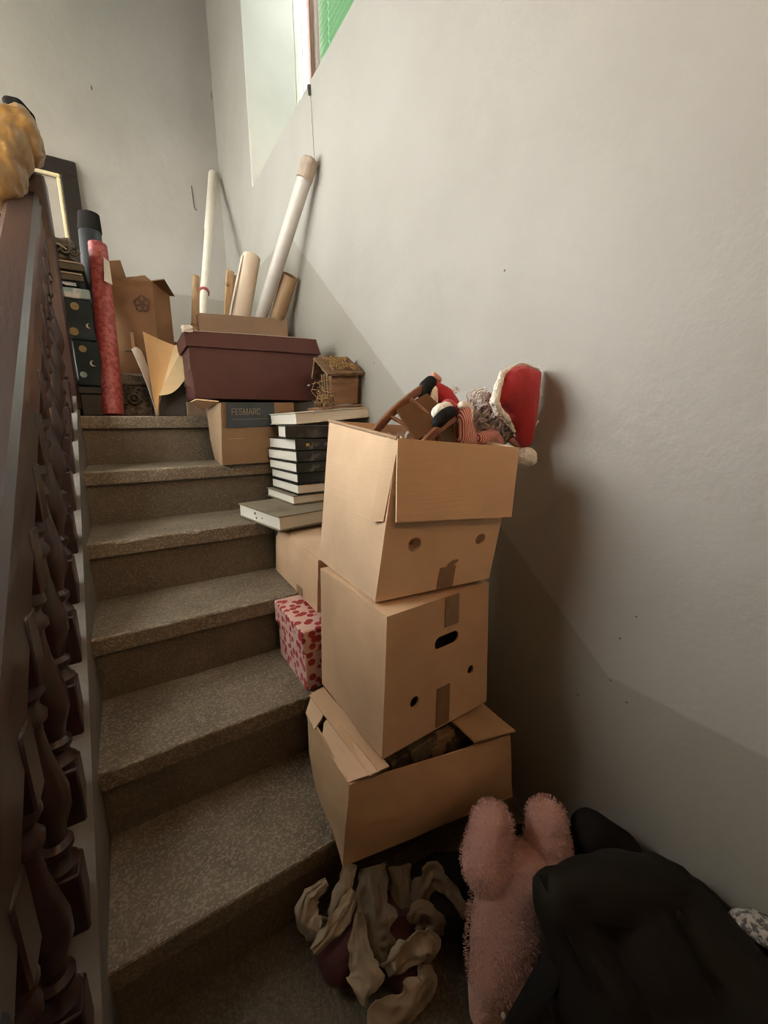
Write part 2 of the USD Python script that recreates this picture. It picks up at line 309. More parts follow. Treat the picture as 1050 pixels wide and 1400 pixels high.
def panel(q, th=0.004, holes=(), bulge=0.0, edge=0.05, warp=0.0, seed=0, poly=None):
    """Thin board over the quad q = (lower-left, lower-right, upper-right, upper-left) seen from outside; holes are shapely shapes in metres from the lower-left."""
    q = [A3(*x) for x in q]
    w = (np.linalg.norm(q[1] - q[0]) + np.linalg.norm(q[2] - q[3])) / 2; h = (np.linalg.norm(q[3] - q[0]) + np.linalg.norm(q[2] - q[1])) / 2
    P = poly(w, h) if poly else sbox(0, 0, w, h)
    for o in holes: P = P.difference(o(w, h))
    if (bulge or warp) and not holes and poly is None:
        nu, nv = max(2, int(w / edge)), max(2, int(h / edge))
        u, v = np.meshgrid(np.linspace(0, 1, nu + 1), np.linspace(0, 1, nv + 1))
        top = np.stack([u.ravel() * w, v.ravel() * h], 1); k = len(top); idx = np.arange(k).reshape(nv + 1, nu + 1)
        f = []
        for i in range(nv):
            for j in range(nu):
                a, b, c, d = idx[i, j], idx[i, j + 1], idx[i + 1, j + 1], idx[i + 1, j]
                f += [(a + k, b + k, c + k), (a + k, c + k, d + k), (a, c, b), (a, d, c)]
        ring = list(idx[0, :]) + list(idx[1:, -1]) + list(idx[-1, -2::-1]) + list(idx[-2:0:-1, 0])
        for i in range(len(ring)):
            a, b = ring[i], ring[(i + 1) % len(ring)]
            f += [(a, b, b + k), (a, b + k, a + k)]
        V = np.vstack([np.c_[top, np.zeros(k)], np.c_[top, np.full(k, th)]]); F = np.array(f)
    else:
        m = trimesh.util.concatenate([trimesh.creation.extrude_polygon(g, th, engine='earcut') for g in getattr(P, 'geoms', [P])])
        V, F = np.array(m.vertices), np.array(m.faces)
        if bulge or warp: V, F = trimesh.remesh.subdivide_to_size(V, F, edge)
    u, v, c = V[:, 0] / w, V[:, 1] / h, V[:, 2]
    n = nrm(np.cross(q[1] - q[0], q[3] - q[0]))
    out = (q[0] * ((1 - u) * (1 - v))[:, None] + q[1] * (u * (1 - v))[:, None] + q[2] * (u * v)[:, None] + q[3] * ((1 - u) * v)[:, None])
    d = bulge * 16 * (u * (1 - u) * v * (1 - v)) ** 0.8 if bulge else 0 * u
    d = np.where(np.isnan(d), 0, d)
    if warp: d = d + warp * (meshkit.fbm(np.c_[u * 3 + seed * 7.1, v * 3, np.zeros_like(u)], 3, seed) - 0.5) * 2
    out = out + n * (c - th + d)[:, None]
    return trimesh.Trimesh(out, F, process=False)
def patch(q, u0, v0, u1, v1, off=0.0012, th=0.0008, poly=None):
    """thin flat print, tape or label lying on the quad q between the given fractions"""
    q = [A3(*x) for x in q]; n = nrm(np.cross(q[1] - q[0], q[3] - q[0]))
    at = lambda u, v: q[0] * (1 - u) * (1 - v) + q[1] * u * (1 - v) + q[2] * u * v + q[3] * (1 - u) * v + n * off
    return panel([at(u0, v0), at(u1, v0), at(u1, v1), at(u0, v1)], th, poly=poly, warp=1e-6, edge=.02)
def lettering(q, text, u0, v0, u1, v1, off=0.002):
    m = meshkit.text_mesh(text, 1.0, 0.001, bold=True)
    b = m.bounds; V = np.array(m.vertices)
    u = u0 + (V[:, 0] - b[0, 0]) / (b[1, 0] - b[0, 0]) * (u1 - u0); v = v0 + (V[:, 1] - b[0, 1]) / (b[1, 1] - b[0, 1]) * (v1 - v0)
    q = [A3(*x) for x in q]; n = nrm(np.cross(q[1] - q[0], q[3] - q[0]))
    out = q[0] * ((1 - u) * (1 - v))[:, None] + q[1] * (u * (1 - v))[:, None] + q[2] * (u * v)[:, None] + q[3] * ((1 - u) * v)[:, None] + n * (off + V[:, 2])[:, None]
    return trimesh.Trimesh(out, m.faces, process=False)
circ = lambda u, v, r, e=1.0: (lambda w, h: affinity.scale(Point(u * w, v * h).buffer(r, 12), 1.0, e))
def slot(u, v, l, t):
    return lambda w, h: sbox(u * w - l / 2 + t / 2, v * h - 1e-4, u * w + l / 2 - t / 2, v * h + 1e-4).buffer(t / 2, 8)
def blob(chains, refine=0.012, smooth=8):
    """union of hulls of spheres along each chain [(point, radius), ...], smoothed into one skin"""
    parts = []
    for ch in chains:
        for (a, ra), (b, rb) in zip(ch[:-1], ch[1:]):
            parts.append(m3.Manifold.batch_hull([m3.Manifold.sphere(ra, 20).translate(list(map(float, a))), m3.Manifold.sphere(rb, 20).translate(list(map(float, b)))]))
    m = m3.Manifold.batch_boolean(parts, m3.OpType.Add).refine_to_length(refine)
    t = tm(m); t = trimesh.Trimesh(t.vertices, t.faces, process=True)
    return trimesh.smoothing.filter_taubin(t, iterations=smooth) if smooth else t
def displace(t, amp, scale, seed=0, oct=3):
    t = trimesh.Trimesh(t.vertices, t.faces, process=True)
    t.vertices = t.vertices + t.vertex_normals * (amp * 2 * (meshkit.fbm(t.vertices * scale + 31.7, oct, seed) - 0.5))[:, None]
    return t
def sheet(fn, nu, nv, th=0.0012):
    """two-sided thin sheet of fn(u, v) -> (.., 3)"""
    u, v = np.meshgrid(np.linspace(0, 1, nu), np.linspace(0, 1, nv)); P = fn(u, v)
    du, dv = np.gradient(P, axis=1), np.gradient(P, axis=0); n = np.cross(du, dv); n /= np.linalg.norm(n, axis=-1, keepdims=True) + 1e-12
    a, b = (P + n * th / 2).reshape(-1, 3), (P - n * th / 2).reshape(-1, 3); k = len(a); idx = np.arange(k).reshape(nv, nu); f = []
    for i in range(nv - 1):
        for j in range(nu - 1):
            p, q, r, s = idx[i, j], idx[i, j + 1], idx[i + 1, j + 1], idx[i + 1, j]
            f += [(p, q, r), (p, r, s), (p + k, r + k, q + k), (p + k, s + k, r + k)]
    ring = list(idx[0, :]) + list(idx[1:, -1]) + list(idx[-1, -2::-1]) + list(idx[-2:0:-1, 0])
    for i in range(len(ring)):
        p, q = ring[i], ring[(i + 1) % len(ring)]; f += [(q, p, p + k), (q, p + k, q + k)]
    return trimesh.Trimesh(np.vstack([a, b]), np.array(f), process=False)

# ------------------------------------------------------------------ setting
G, H, NO, TH = 0.2273, 0.17, 0.022, 0.0425
XL, XW, YB, YF, XWL, ZC = -1.0713, -0.1965, 1.546, -2.45, -1.52, 3.1
ZL = 2 * H                                                           # upper landing, at step -3
ST = dict(kind='structure')
# right wall with the window opening (y -0.62 .. 1.107, z 1.40 .. 2.75), 0.313 thick
WY0, WY1, WZ0, WZ1, WD = -0.745, 0.790, 1.241, 2.44, 0.278
wr = trimesh.util.concatenate([bx((XW, YF - .2, -2.8), (XW + WD, YB + .2, WZ0)), bx((XW, YF - .2, WZ1), (XW + WD, YB + .2, ZC + .1)), bx((XW, YF - .2, WZ0), (XW + WD, WY0, WZ1)), bx((XW, WY1 + 0.012, WZ0), (XW + WD, YB + .2, WZ1))])
solo('wall_right', wr, WALL, smooth=False, **ST)
solo('wall_back', bx((XWL - .2, YB, -2.8), (XW, YB + .2, ZC + .1)), WALL, smooth=False, **ST)
LW0, LW1, LZ0, LZ1 = -1.0, 0.8, 0.06, 1.02
def holed(span0, span1, holes, make):
    P = sbox(span0[0], span1[0], span0[1], span1[1])
    for h in holes: P = P.difference(sbox(*h))
    return make(P)
def wall_yz(P, x0, x1):
    m = trimesh.creation.extrude_polygon(P, x1 - x0, engine='earcut'); v = np.array(m.vertices); m.vertices = np.c_[x0 + v[:, 2], v[:, 0], v[:, 1]]; return m
def wall_xz(P, y0, y1):
    m = trimesh.creation.extrude_polygon(P, y1 - y0, engine='earcut'); v = np.array(m.vertices); m.vertices = np.c_[v[:, 0], y1 - v[:, 2], v[:, 1]]; return m
L3 = (0.70, 1.15, 1.44, 2.5)                                          # added landing window: y0, z0, y1, z1
F3 = (-0.95, 0.80, -0.25, 1.22)                                       # added fanlight opening in the front wall: x0, z0, x1, z1
wl = holed((YF - .2, YB), (-2.8, ZC + .1), [(LW0, LZ0, LW1, LZ1), L3], lambda P: wall_yz(P, XWL - .3, XWL))
solo('wall_left', wl, M['leftpaint'], smooth=False, **ST)
solo('wall_front', holed((XWL, XW), (-2.8, ZC + .1), [F3], lambda P: wall_xz(P, YF - .36, YF)), M['ochre'], smooth=False, **ST)
solo('ceiling', bx((XWL, YF, ZC), (XW, YB, ZC + .1)), M['ceiling'], smooth=False, **ST)
# unseen slab with sloping end, added to cut light on the upper wall
solo('ceiling', loft([[(x_, YF, 1.30), (x_, -1.15, 1.30), (x_, -0.55, 1.75), (x_, -0.55, 1.9), (x_, YF, 1.9)] for x_ in (XWL, XW)]), M['ceiling'], smooth=False, **ST)
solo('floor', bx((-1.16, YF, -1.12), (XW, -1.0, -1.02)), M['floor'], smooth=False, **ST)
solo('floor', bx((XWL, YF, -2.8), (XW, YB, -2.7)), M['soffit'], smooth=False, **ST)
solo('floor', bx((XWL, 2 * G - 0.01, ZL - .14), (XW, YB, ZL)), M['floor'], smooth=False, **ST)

# the visible window
w1 = fresh('/World', 'window'); w1 = '/World/window_1'
x = UsdGeom.Xform.Define(stage, w1); BASE[w1] = np.zeros(3); meta(x.GetPrim(), kind='structure')
part(w1, 'reveal', bx((XW, WY1, WZ0), (XW + WD - 0.001, WY1 + .012, WZ1), 0.002), M['reveal'])
part(w1, 'sill', bx((XW + 0.002, WY0, WZ0 - .03), (0.197, WY1, WZ0 - .001), 0.003), M['reveal'])
part(w1, 'frame_stile', bx((0.0818, WY1 - .005, WZ0), (0.1031, WY1 + .05, WZ1), 0.002), M['winwhite'])
part(w1, 'frame_stile', bx((0.1271, WY1 + .01, WZ0), (0.136, WY1 + .05, WZ1), 0.002), M['winwhite'])
part(w1, 'casement_stile', bx((0.1627, WY1 - .03, WZ0 + .002), (0.2214, WY1 + .012, WZ1), 0.006), M['winwood'])
part(w1, 'casement_rail', bx((0.1627, WY0, WZ0 + .002), (0.2009, WY1 - .03, WZ0 + .05), 0.005), M['winwood'])
part(w1, 'casement_stile', bx((0.1627, WY0, WZ0 + .05), (0.2009, WY0 + .05, WZ1), 0.005), M['winwood'])
part(w1, 'pane', bx((0.1769, WY0 + .05, WZ0 + .05), (0.1805, WY1 - .03, WZ1)), M['glass'], smooth=False)
k = 0; z = WZ0 + 0.004
while z < WZ1 - 0.01:
    segs, ys = [], [WY0, -0.37, 0.09, 0.36, 0.66, WY1 + 0.01]
    for a, b in zip(ys[:-1], ys[1:]):
        g = 0.004 if z > WZ0 + .02 else 0
        yy, zz = [a + g, b - g], []
        prof = [(0.2249, z), (0.2329, z + 0.002), (0.2356, z + 0.016), (0.2329, z + 0.030), (0.2249, z + 0.032), (0.2285, z + .016)]
        segs.append(loft([[(px, y_, pz) for px, pz in prof][::-1] for y_ in yy]))
    part(w1, 'shutter_slat', segs, M['shutter'], smooth=False)
    z += 0.0335
part(w1, 'cord_clip', [beam((XW - 0.006, -0.032, 1.228), (XW - 0.004, -0.035, 1.192), 0.014, 0.008), beam((XW + .045, -.016, 1.245), (XW - 0.004, -0.030, 1.228), 0.006, 0.006)], M['metal'])
part(w1, 'cord', tube(sweep_line((XW - 0.002, -0.036, 1.196), (XW - 0.002, -0.049, 0.974), 4), 0.0008, 6), M['cordm'])

# window in the stairwell's left wall, out of the photograph, through which the daylight comes
w2 = '/World/window_2'
x = UsdGeom.Xform.Define(stage, w2); BASE[w2] = np.zeros(3); meta(x.GetPrim(), kind='structure')
for lo, hi in (((LW0, LZ0), (LW1, LZ0 + .05)), ((LW0, LZ1 - .05), (LW1, LZ1)), ((LW0, LZ0), (LW0 + .05, LZ1)), ((LW1 - .05, LZ0), (LW1, LZ1)), (((LW0 + LW1) / 2 - .03, LZ0), ((LW0 + LW1) / 2 + .03, LZ1))):
    part(w2, 'frame_bar', bx((XWL - .28, lo[0], lo[1]), (XWL - .23, hi[0], hi[1]), 0.003), M['winwood'])
part(w2, 'pane', bx((XWL - .26, LW0 + .05, LZ0 + .05), (XWL - .256, LW1 - .05, LZ1 - .05)), M['glass'], smooth=False)

w3 = '/World/window_3'  # unseen window added to brighten the back wall
x = UsdGeom.Xform.Define(stage, w3); BASE[w3] = np.zeros(3); meta(x.GetPrim(), kind='structure')
for lo, hi in (((L3[0], L3[1]), (L3[2], L3[1] + .05)), ((L3[0], L3[3] - .05), (L3[2], L3[3])), ((L3[0], L3[1] + .05), (L3[0] + .05, L3[3] - .05)), ((L3[2] - .05, L3[1] + .05), (L3[2], L3[3] - .05))):
    part(w3, 'frame_bar', bx((XWL - .28, lo[0], lo[1]), (XWL - .23, hi[0], hi[1]), 0.003), M['winwood'])
part(w3, 'pane', bx((XWL - .26, L3[0] + .05, L3[1] + .05), (XWL - .256, L3[2] - .05, L3[3] - .05)), M['tintedglass'], smooth=False)
w4 = '/World/window_4'  # unseen fanlight added as warm fill for the box fronts
x = UsdGeom.Xform.Define(stage, w4); BASE[w4] = np.zeros(3); meta(x.GetPrim(), kind='structure')
for lo, hi in (((F3[0], F3[1]), (F3[2], F3[1] + .04)), ((F3[0], F3[3] - .04), (F3[2], F3[3])), ((F3[0], F3[1] + .04), (F3[0] + .04, F3[3] - .04)), ((F3[2] - .04, F3[1] + .04), (F3[2], F3[3] - .04))):
    part(w4, 'frame_bar', bx((lo[0], YF - .34, lo[1]), (hi[0], YF - .29, hi[1]), 0.003), M['winwood'])
part(w4, 'pane', bx((F3[0] + .04, YF - .32, F3[1] + .04), (F3[2] - .04, YF - .316, F3[3] - .04)), M['amberglass'], smooth=False)

# ------------------------------------------------------------------ stairs
stairs = thing('staircase', 'worn brown terrazzo staircase rising along the plastered wall', 'staircase', (0, 0, -1.02))
rng = np.random.default_rng(3)
for k in range(5, -3, -1):
    yf, zt = -k * G, -k * H
    n = 70; xs = np.linspace(XL - .01, XW, n)
    jit = 0.0035 * (meshkit.fbm(np.c_[xs * 28, np.full(n, k * 3.3), np.zeros(n)], 4, 5) - 0.5) * 2
    chip = np.where(meshkit.noise(np.c_[xs * 16, np.full(n, k * 9.1), np.zeros(n)], 2) > 0.8, 0.004, 0.0)
    back = yf + G + NO + 0.004 if k > -2 else yf + 0.06
    rings = []
    for i, x_ in enumerate(xs):
        c = 0.005 + max(0, jit[i]) + chip[i]
        rings.append([(x_, yf + jit[i] * .6 + .002, zt - TH), (x_, back, zt - TH), (x_, back, zt), (x_, yf + c, zt - jit[i] * .2), (x_, yf + c * .35, zt - c * .35), (x_, yf + jit[i] * .4, zt - c)])
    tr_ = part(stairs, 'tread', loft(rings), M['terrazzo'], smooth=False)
    part(tr_, 'worn_or_lit_edge', tube([A3(x_, yf + jit[i] * .45 + .0035 + chip[i] * .6, zt - .0028 - chip[i] * .5) for i, x_ in enumerate(xs[1:-1], 1)], [max(.0004, .0017 + .002 * (meshkit.noise(A3(x_ * 40, k * 2.7, 0), 4) - .5)) for x_ in xs[1:-1]], 6), M['worn_highlight'], label='pale worn nosing edge with its highlight painted in')  # lighter strip: painted highlight along the worn nosing
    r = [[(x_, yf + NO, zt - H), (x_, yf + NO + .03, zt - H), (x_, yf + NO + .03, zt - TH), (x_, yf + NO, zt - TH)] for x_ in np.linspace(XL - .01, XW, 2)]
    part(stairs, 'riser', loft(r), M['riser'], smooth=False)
def curb_prism(x0, x1, lo, hi, y0, y1):
    return loft([[(x_, y0, 0.748 * y0 + lo), (x_, y1, 0.748 * y1 + lo), (x_, y1, 0.748 * y1 + hi), (x_, y0, 0.748 * y0 + hi)] for x_ in (x0, x1)])
part(stairs, 'stringer', curb_prism(-1.135, XL, -0.36, 0.085, -1.36, 0.70), M['curb'], smooth=False, label='painted closed stringer under the balusters')

# ------------------------------------------------------------------ balustrade
bal = thing('balustrade', 'dark mahogany stair handrail with turned balusters', 'banister', (-1.10, -1.36, -1.02))
LINE = 0.668
y0, y1 = -1.62, -0.02
rail_prof = [(-1.140, -.125), (-1.144, -.060), (-1.160, -.045), (-1.158, -.012), (-1.146, 0.0), (-1.094, 0.0), (-1.084, -.010), (-1.080, -.035), (-1.084, -.055), (-1.083, -.125)]
part(bal, 'handrail', loft([[(px, y_, LINE + .748 * y_ + pz) for px, pz in rail_prof] for y_ in np.linspace(y0, y1, 12)]), M['rail'], smooth=30)
def baluster(y):
    zb, zt = .748 * y + .083, .748 * y + LINE - .115
    h = zt - zb; x = -1.104; out = []
    out.append(bx((x - .024, y - .024, zb - .02), (x + .024, y + .024, zb + .085), 0.003))
    out.append(bx((x - .024, y - .024, zt - .085), (x + .024, y + .024, zt + .01), 0.003))
    P = [(0, .012), (0, .021), (.04, .024), (.07, .017), (.1, .015), (.13, .021), (.155, .021), (.18, .014), (.24, .017), (.34, .027), (.42, .0275), (.52, .022), (.64, .0155), (.74, .013), (.79, .0135), (.81, .02), (.84, .021), (.87, .015), (.9, .014), (.94, .023), (1, .021), (1, .01)]
    out.append(lathe((x, y, zb + .083), (x, y, zt - .083), P, 18))
    return out
yy = 0.60
while yy > -1.50:
    part(bal, 'baluster', baluster(yy) if yy < 0.0 else [bx((-1.128, yy - .024, .748 * yy + .07), (-1.08, yy + .024, .748 * yy + .16), .003)], M['bal'], smooth=40) if yy < 0.0 else None
    yy -= G / 2
part(bal, 'newel_post', [bx((-1.15, -1.47, -1.02), (-1.065, -1.385, -0.80), .005), lathe((-1.1075, -1.4275, -.80), (-1.1075, -1.4275, -.47), [(0, .036), (.05, .04), (.1, .03), (.2, .034), (.5, .028), (.8, .024), (.95, .034), (1, .034)], 20)], M['bal'], smooth=40)
part(bal, 'newel_post', [bx((-1.15, -.03, .02), (-1.065, .05, .70), .005)], M['bal'], smooth=40)
# ------------------------------------------------------------------ cartons
def carton(T, B4, T4, cm, bulge=(0, 0, 0, 0), holes=({}, {}, {}, {}), th=0.004, base=True, inside=None, warp=0.002, seed=1):
    """B4, T4: front-left, front-right, back-right, back-left corners at the bottom and the top. Returns the four side quads (front, right, back, left)."""
    B4, T4 = [A3(*b) for b in B4], [A3(*t) for t in T4]
    Q = []
    for i in range(4):
        j = (i + 1) % 4
        q = [B4[i], B4[j], T4[j], T4[i]]; Q.append(q)
        part(T, 'side_panel', panel(q, th, holes=holes[i] or (), bulge=bulge[i], warp=warp, seed=seed + i, edge=0.035), cm, smooth=30)
    if base: part(T, 'base_panel', panel([B4[3], B4[2], B4[1], B4[0]], th), cm, smooth=False)
    return Q

# --- the stack of three at the wall
C_ = thing('cardboard_box', 'dented open carton with torn flaps, bottom of the three stacked boxes', 'box', (-.5, -1.1, -.85))
CB = [(-.699, -1.19, -.849), (-.314, -1.262, -.849), (-.29, -1.0, -.849), (-.655, -.94, -.849)]
CT = [(-.684, -1.197, -.668), (-.322, -1.252, -.692), (-.29, -.99, -.69), (-.668, -.945, -.690)]
qC = carton(C_, CB, CT, M['cardC'], bulge=(0.012, 0.006, 0, 0.012), warp=.003, seed=4)
part(C_, 'flap', panel([(-.672, -1.03, -.689), (-.684, -1.19, -.668), (-.634, -1.222, -.648), (-.640, -1.03, -.652)], .004, warp=.004, seed=2, edge=.02,
     poly=lambda w, h: Polygon([(0.015, .004), (w * .35, 0), (w, 0), (w * .98, h), (w * .5, h * 1.0), (0, h * .95), (-.008, h * .45)])), M['cardA'])
part(C_, 'flap', panel([(-.672, -.958, -.686), (-.674, -1.015, -.688), (-.642, -1.005, -.655), (-.648, -.93, -.655)], .004, warp=.005, seed=5, edge=.02), M['cardA'])
part(C_, 'flap', panel([(-.657, -.94, -.654), (-.650, -1.212, -.654), (-.612, -1.218, -.646), (-.62, -.94, -.646)], .003, warp=.002, seed=7), M['cardB'])
part(C_, 'flap', panel([(-.318, -1.262, -.676), (-.318, -1.13, -.668), (-.440, -1.165, -.643), (-.424, -1.247, -.660)], .004, warp=.004, seed=9, edge=.025), M['cardC'])
c = thing('paper_bundle', 'dark bundle of old printed papers inside the bottom carton, under the middle box', 'papers', (-.48, -1.1, -.845))
part(c, 'bundle', bx((-.645, -1.17, -.843), (-.335, -1.0, -.655), .01), M['newsprint'])
for i, (x0, y0, a, z) in enumerate([(-.59, -1.165, .1, -.712), (-.545, -1.172, .3, -.708), (-.50, -1.18, .2, -.698), (-.455, -1.18, -.2, -.698), (-.41, -1.185, .4, -.708), (-.37, -1.18, .2, -.712)]):
    part(c, 'folded_sheet', displace(trimesh.Trimesh(*trimesh.remesh.subdivide_to_size(*vf(obb((x0, y0 + .02, z), (.035, .008 * a, .004), (0, .028, .004), (-.006, 0, .022 + .004 * (i % 3)), .004)), .012)), .008, 40, i), M['newsprint'] if i % 3 else M['cardE'])

B_ = thing('cardboard_box', 'tan carton with a handle slot, middle of the three stacked boxes', 'box', (-.48, -1.07, -.64))
BB = [(-.621, -1.207, -.638), (-.339, -1.195, -.638), (-.345, -.925, -.638), (-.622, -.937, -.638)]
BT = [(-.612, -1.213, -.352), (-.345, -1.189, -.357), (-.35, -.92, -.35), (-.615, -.94, -.348)]
qB = carton(B_, BB, BT, M['cardB'], bulge=(.0003, 0, 0, .005), warp=.0006, holes=([slot(.55, .675, .066, .027), circ(.26, .315, .0105, 1.1), circ(.81, .35, .009, 1.15)], {}, {}, {}), seed=11)
part(B_, 'top_flap', panel([BT[0], BT[1], (-.348, -1.06, -.346), (-.614, -1.075, -.343)], .004), M['cardA'])
part(B_, 'top_flap', panel([BT[2], BT[3], (-.614, -1.078, -.346), (-.348, -1.064, -.346)], .004), M['cardA'])
part(B_, 'parcel_tape', patch(qB[0], .52, .78, .66, .998, .0022), M['tape'])
part(B_, 'parcel_tape', patch(qB[0], .46, .02, .59, .33, .0022), M['tape'])
part(B_, 'slot_shade', bx((-.59, -1.15, -.62), (-.37, -1.145, -.37)), M['soffit'], label='dark board painted as the shadow seen through the handle slot')  # dark board stands in for the shade inside the box

A_ = thing('cardboard_box', 'open carton with hanging front flap holding toys, top of the three stacked boxes', 'box', (-.48, -1.06, -.343))
AB = [(-.611, -1.172, -.342), (-.357, -1.2, -.342), (-.345, -.925, -.342), (-.599, -.899, -.342)]
AT = [(-.578, -1.194, -.056), (-.333, -1.230, -.077), (-.322, -.945, -.04), (-.569, -.912, -.025)]
qA = carton(A_, AB, AT, M['cardA'], bulge=(.0003, 0, 0, .004), holes=([circ(.25, .35, .013), circ(.83, .335, .0115)], {}, {}, {}), warp=.0008, seed=21, inside=True)
part(A_, 'front_flap', panel([(-.586, -1.202, -.193), (-.343, -1.236, -.208), (-.332, -1.2345, -.077), (-.580, -1.198, -.055)], .004, warp=.002, seed=3), M['cardA'])
part(A_, 'corner_fold', panel([(-.6065, -1.150, -.20), (-.597, -1.178, -.195), (-.577, -1.197, -.056), (-.580, -1.165, -.053)], .003), M['cardA'])
part(A_, 'parcel_tape', patch(qA[0], .50, .005, .64, .16, .0022), M['tape'])
part(A_, 'parcel_tape', patch(qA[0], .56, .16, .655, .205, .0022, poly=lambda w, h: Polygon([(0, 0), (w * .55, 0), (w, h * .8), (w, h), (w * .4, h * .9), (0, h * .3)])), M['tape'])
part(A_, 'rim_edge', tube([A3(*AT[3]), A3(*AT[0])], .0035, 8), M['cardE'])

# --- toys in the top box
rc = thing('rocking_chair', 'small brown wooden toy rocking chair tipped on its back in the top carton', 'toy chair', (-.47, -1.1, -.14))
def rocker(pts, s): return [beam(a, b, .011, .016, up=(s, 0, 1), ch=.003) for a, b in zip(pts[:-1], pts[1:])]
rl = [(-.552, -1.045, -.10), (-.537, -1.055, -.047), (-.520, -1.057, -.029), (-.503, -1.058, -.013), (-.482, -1.059, .003), (-.459, -1.06, .019), (-.434, -1.06, .034), (-.404, -1.06, .051)]
rr = [A3(*p) + A3(.0, -.085, -.062) for p in rl[1:]]; rr = [p + A3(.025, 0, .002) * 0 for p in rr]
rr = [(-.520, -1.135, -.125), (-.497, -1.137, -.088), (-.474, -1.14, -.060), (-.448, -1.14, -.042), (-.412, -1.14, -.021)]
def ribbon(pts, w, h):
    p = np.asarray(pts, float); rings = []
    t = np.gradient(p, axis=0)
    for i in range(len(p)):
        z = nrm(t[i]); s = A3(0, 1, 0); s = nrm(s - z * (s @ z)); n = np.cross(z, s)
        rings.append([p[i] + s * a * w / 2 + n * b * h / 2 for a, b in ((-1, -.7), (-.7, -1), (.7, -1), (1, -.7), (1, .7), (.7, 1), (-.7, 1), (-1, .7))])
    return loft(rings)
part(rc, 'rocker', ribbon(rl, .012, .015), M['chairwood'], smooth=40); part(rc, 'rocker', ribbon(rr, .012, .015), M['chairwood'], smooth=40)
sq = [(-.494, -1.066, -.010), (-.425, -1.072, .022), (-.405, -1.128, -.028), (-.49, -1.125, -.068)]
part(rc, 'seat', panel(sq, .008), M['chairdark'], smooth=False)
for u in (.22, .46, .7): part(rc, 'seat_slat', patch(sq, u, .04, u + .2, .96, .0015, .002), M['chairdark'])
part(rc, 'stretcher', tube(sweep_line((-.474, -1.085, .014), (-.416, -1.118, -.042), 3), .0045, 10), M['chairwood'])
part(rc, 'stretcher', tube(sweep_line((-.505, -1.06, -.018), (-.462, -1.132, -.060), 3), .004, 10), M['chairwood'])
part(rc, 'leg', tube(sweep_line((-.47, -1.06, .012), (-.40, -1.05, -.05), 3), .005, 10), M['chairwood'])
part(rc, 'leg', tube(sweep_line((-.455, -1.138, -.05), (-.40, -1.11, -.10), 3), .005, 10), M['chairwood'])
part(rc, 'backrest', panel([(-.41, -1.06, -.16), (-.40, -1.14, -.19), (-.40, -1.128, -.03), (-.415, -1.075, .015)], .006), M['chairdark'], smooth=False)
cw = thing('clear_wrapping', 'crumpled clear plastic wrap beside the toy rocking chair', 'plastic wrap', (-.54, -1.05, -.08))
def crumple(c, ex, ey, amp, fr, seed, nu=26, nv=20):
    c, ex, ey = A3(*c), A3(*ex), A3(*ey); n = nrm(np.cross(ex, ey))
    def fn(u, v):
        q = np.stack([u * fr, v * fr, np.full_like(u, seed * 3.7)], -1)
        r = lambda s: (1 - np.abs(2 * meshkit.noise(q * 1.0, s) - 1)) + .5 * (1 - np.abs(2 * meshkit.noise(q * 2.1, s + 5) - 1))
        a = r(seed)[..., None]; b = r(seed + 11)[..., None]; d = r(seed + 23)[..., None]
        return c + ex * (u[..., None] - .5) + ey * (v[..., None] - .5) + n * amp * (a - .75) + nrm(ex) * amp * .45 * (b - .75) + nrm(ey) * amp * .45 * (d - .75)
    return sheet(fn, nu, nv)
part(cw, 'wrap_sheet', crumple((-.515, -1.085, -.085), (.06, -.03, .01), (.015, .02, .06), .016, 4, 3), M['cello'])

doll = thing('santa_doll', 'cloth Santa doll with curly white beard and red hat, lying in the top carton', 'doll', (-.36, -1.11, -.14))
part(doll, 'body', blob([[((-.365, -1.085, -.035), .032), ((-.34, -1.10, -.075), .04), ((-.31, -1.11, -.075), .036)]], .01), M['stripe'])
leg1 = part(doll, 'leg', blob([[((-.408, -1.055, .026), .014), ((-.39, -1.055, .036), .018), ((-.372, -1.065, .022), .021), ((-.358, -1.08, -.015), .025)]], .006), M['redfelt'])
leg2 = part(doll, 'leg', blob([[((-.413, -1.115, -.008), .014), ((-.392, -1.10, -.002), .018), ((-.372, -1.09, -.01), .02), ((-.36, -1.09, -.03), .022)]], .006), M['redfelt'])
part(leg1, 'trouser_trim', tube([(-.402, -1.045, .052), (-.386, -1.046, .054), (-.370, -1.056, .042), (-.358, -1.072, .018), (-.352, -1.085, -.01)], .0045, 8), M['whitefur'])
part(leg1, 'cuff', displace(blob([[((-.409, -1.064, .012), .016), ((-.402, -1.058, .034), .015)]], .005), .003, 90, 1), M['whitefur'])
part(leg2, 'cuff', displace(blob([[((-.436, -1.126, -.012), .015), ((-.410, -1.115, -.004), .014)]], .005), .003, 90, 2), M['whitefur'])
part(leg1, 'boot', blob([[((-.424, -1.062, .020), .0125), ((-.418, -1.060, .040), .015), ((-.405, -1.058, .050), .014), ((-.399, -1.056, .040), .010)]], .005), M['doll_boot'])
part(leg2, 'boot', blob([[((-.449, -1.139, -.030), .0125), ((-.434, -1.138, -.018), .014), ((-.416, -1.134, -.013), .0135), ((-.408, -1.130, -.019), .010)]], .005), M['doll_boot'])
part(doll, 'sleeve', blob([[((-.372, -1.128, -.010), .013), ((-.376, -1.132, -.03), .0165), ((-.372, -1.132, -.058), .021), ((-.345, -1.12, -.075), .02)]], .005), M['stripe'])
part(doll, 'sleeve_cuff', displace(blob([[((-.380, -1.128, .002), .009), ((-.366, -1.128, .001), .0095), ((-.361, -1.13, -.010), .007)]], .004), .002, 100, 3), M['whitefur'])
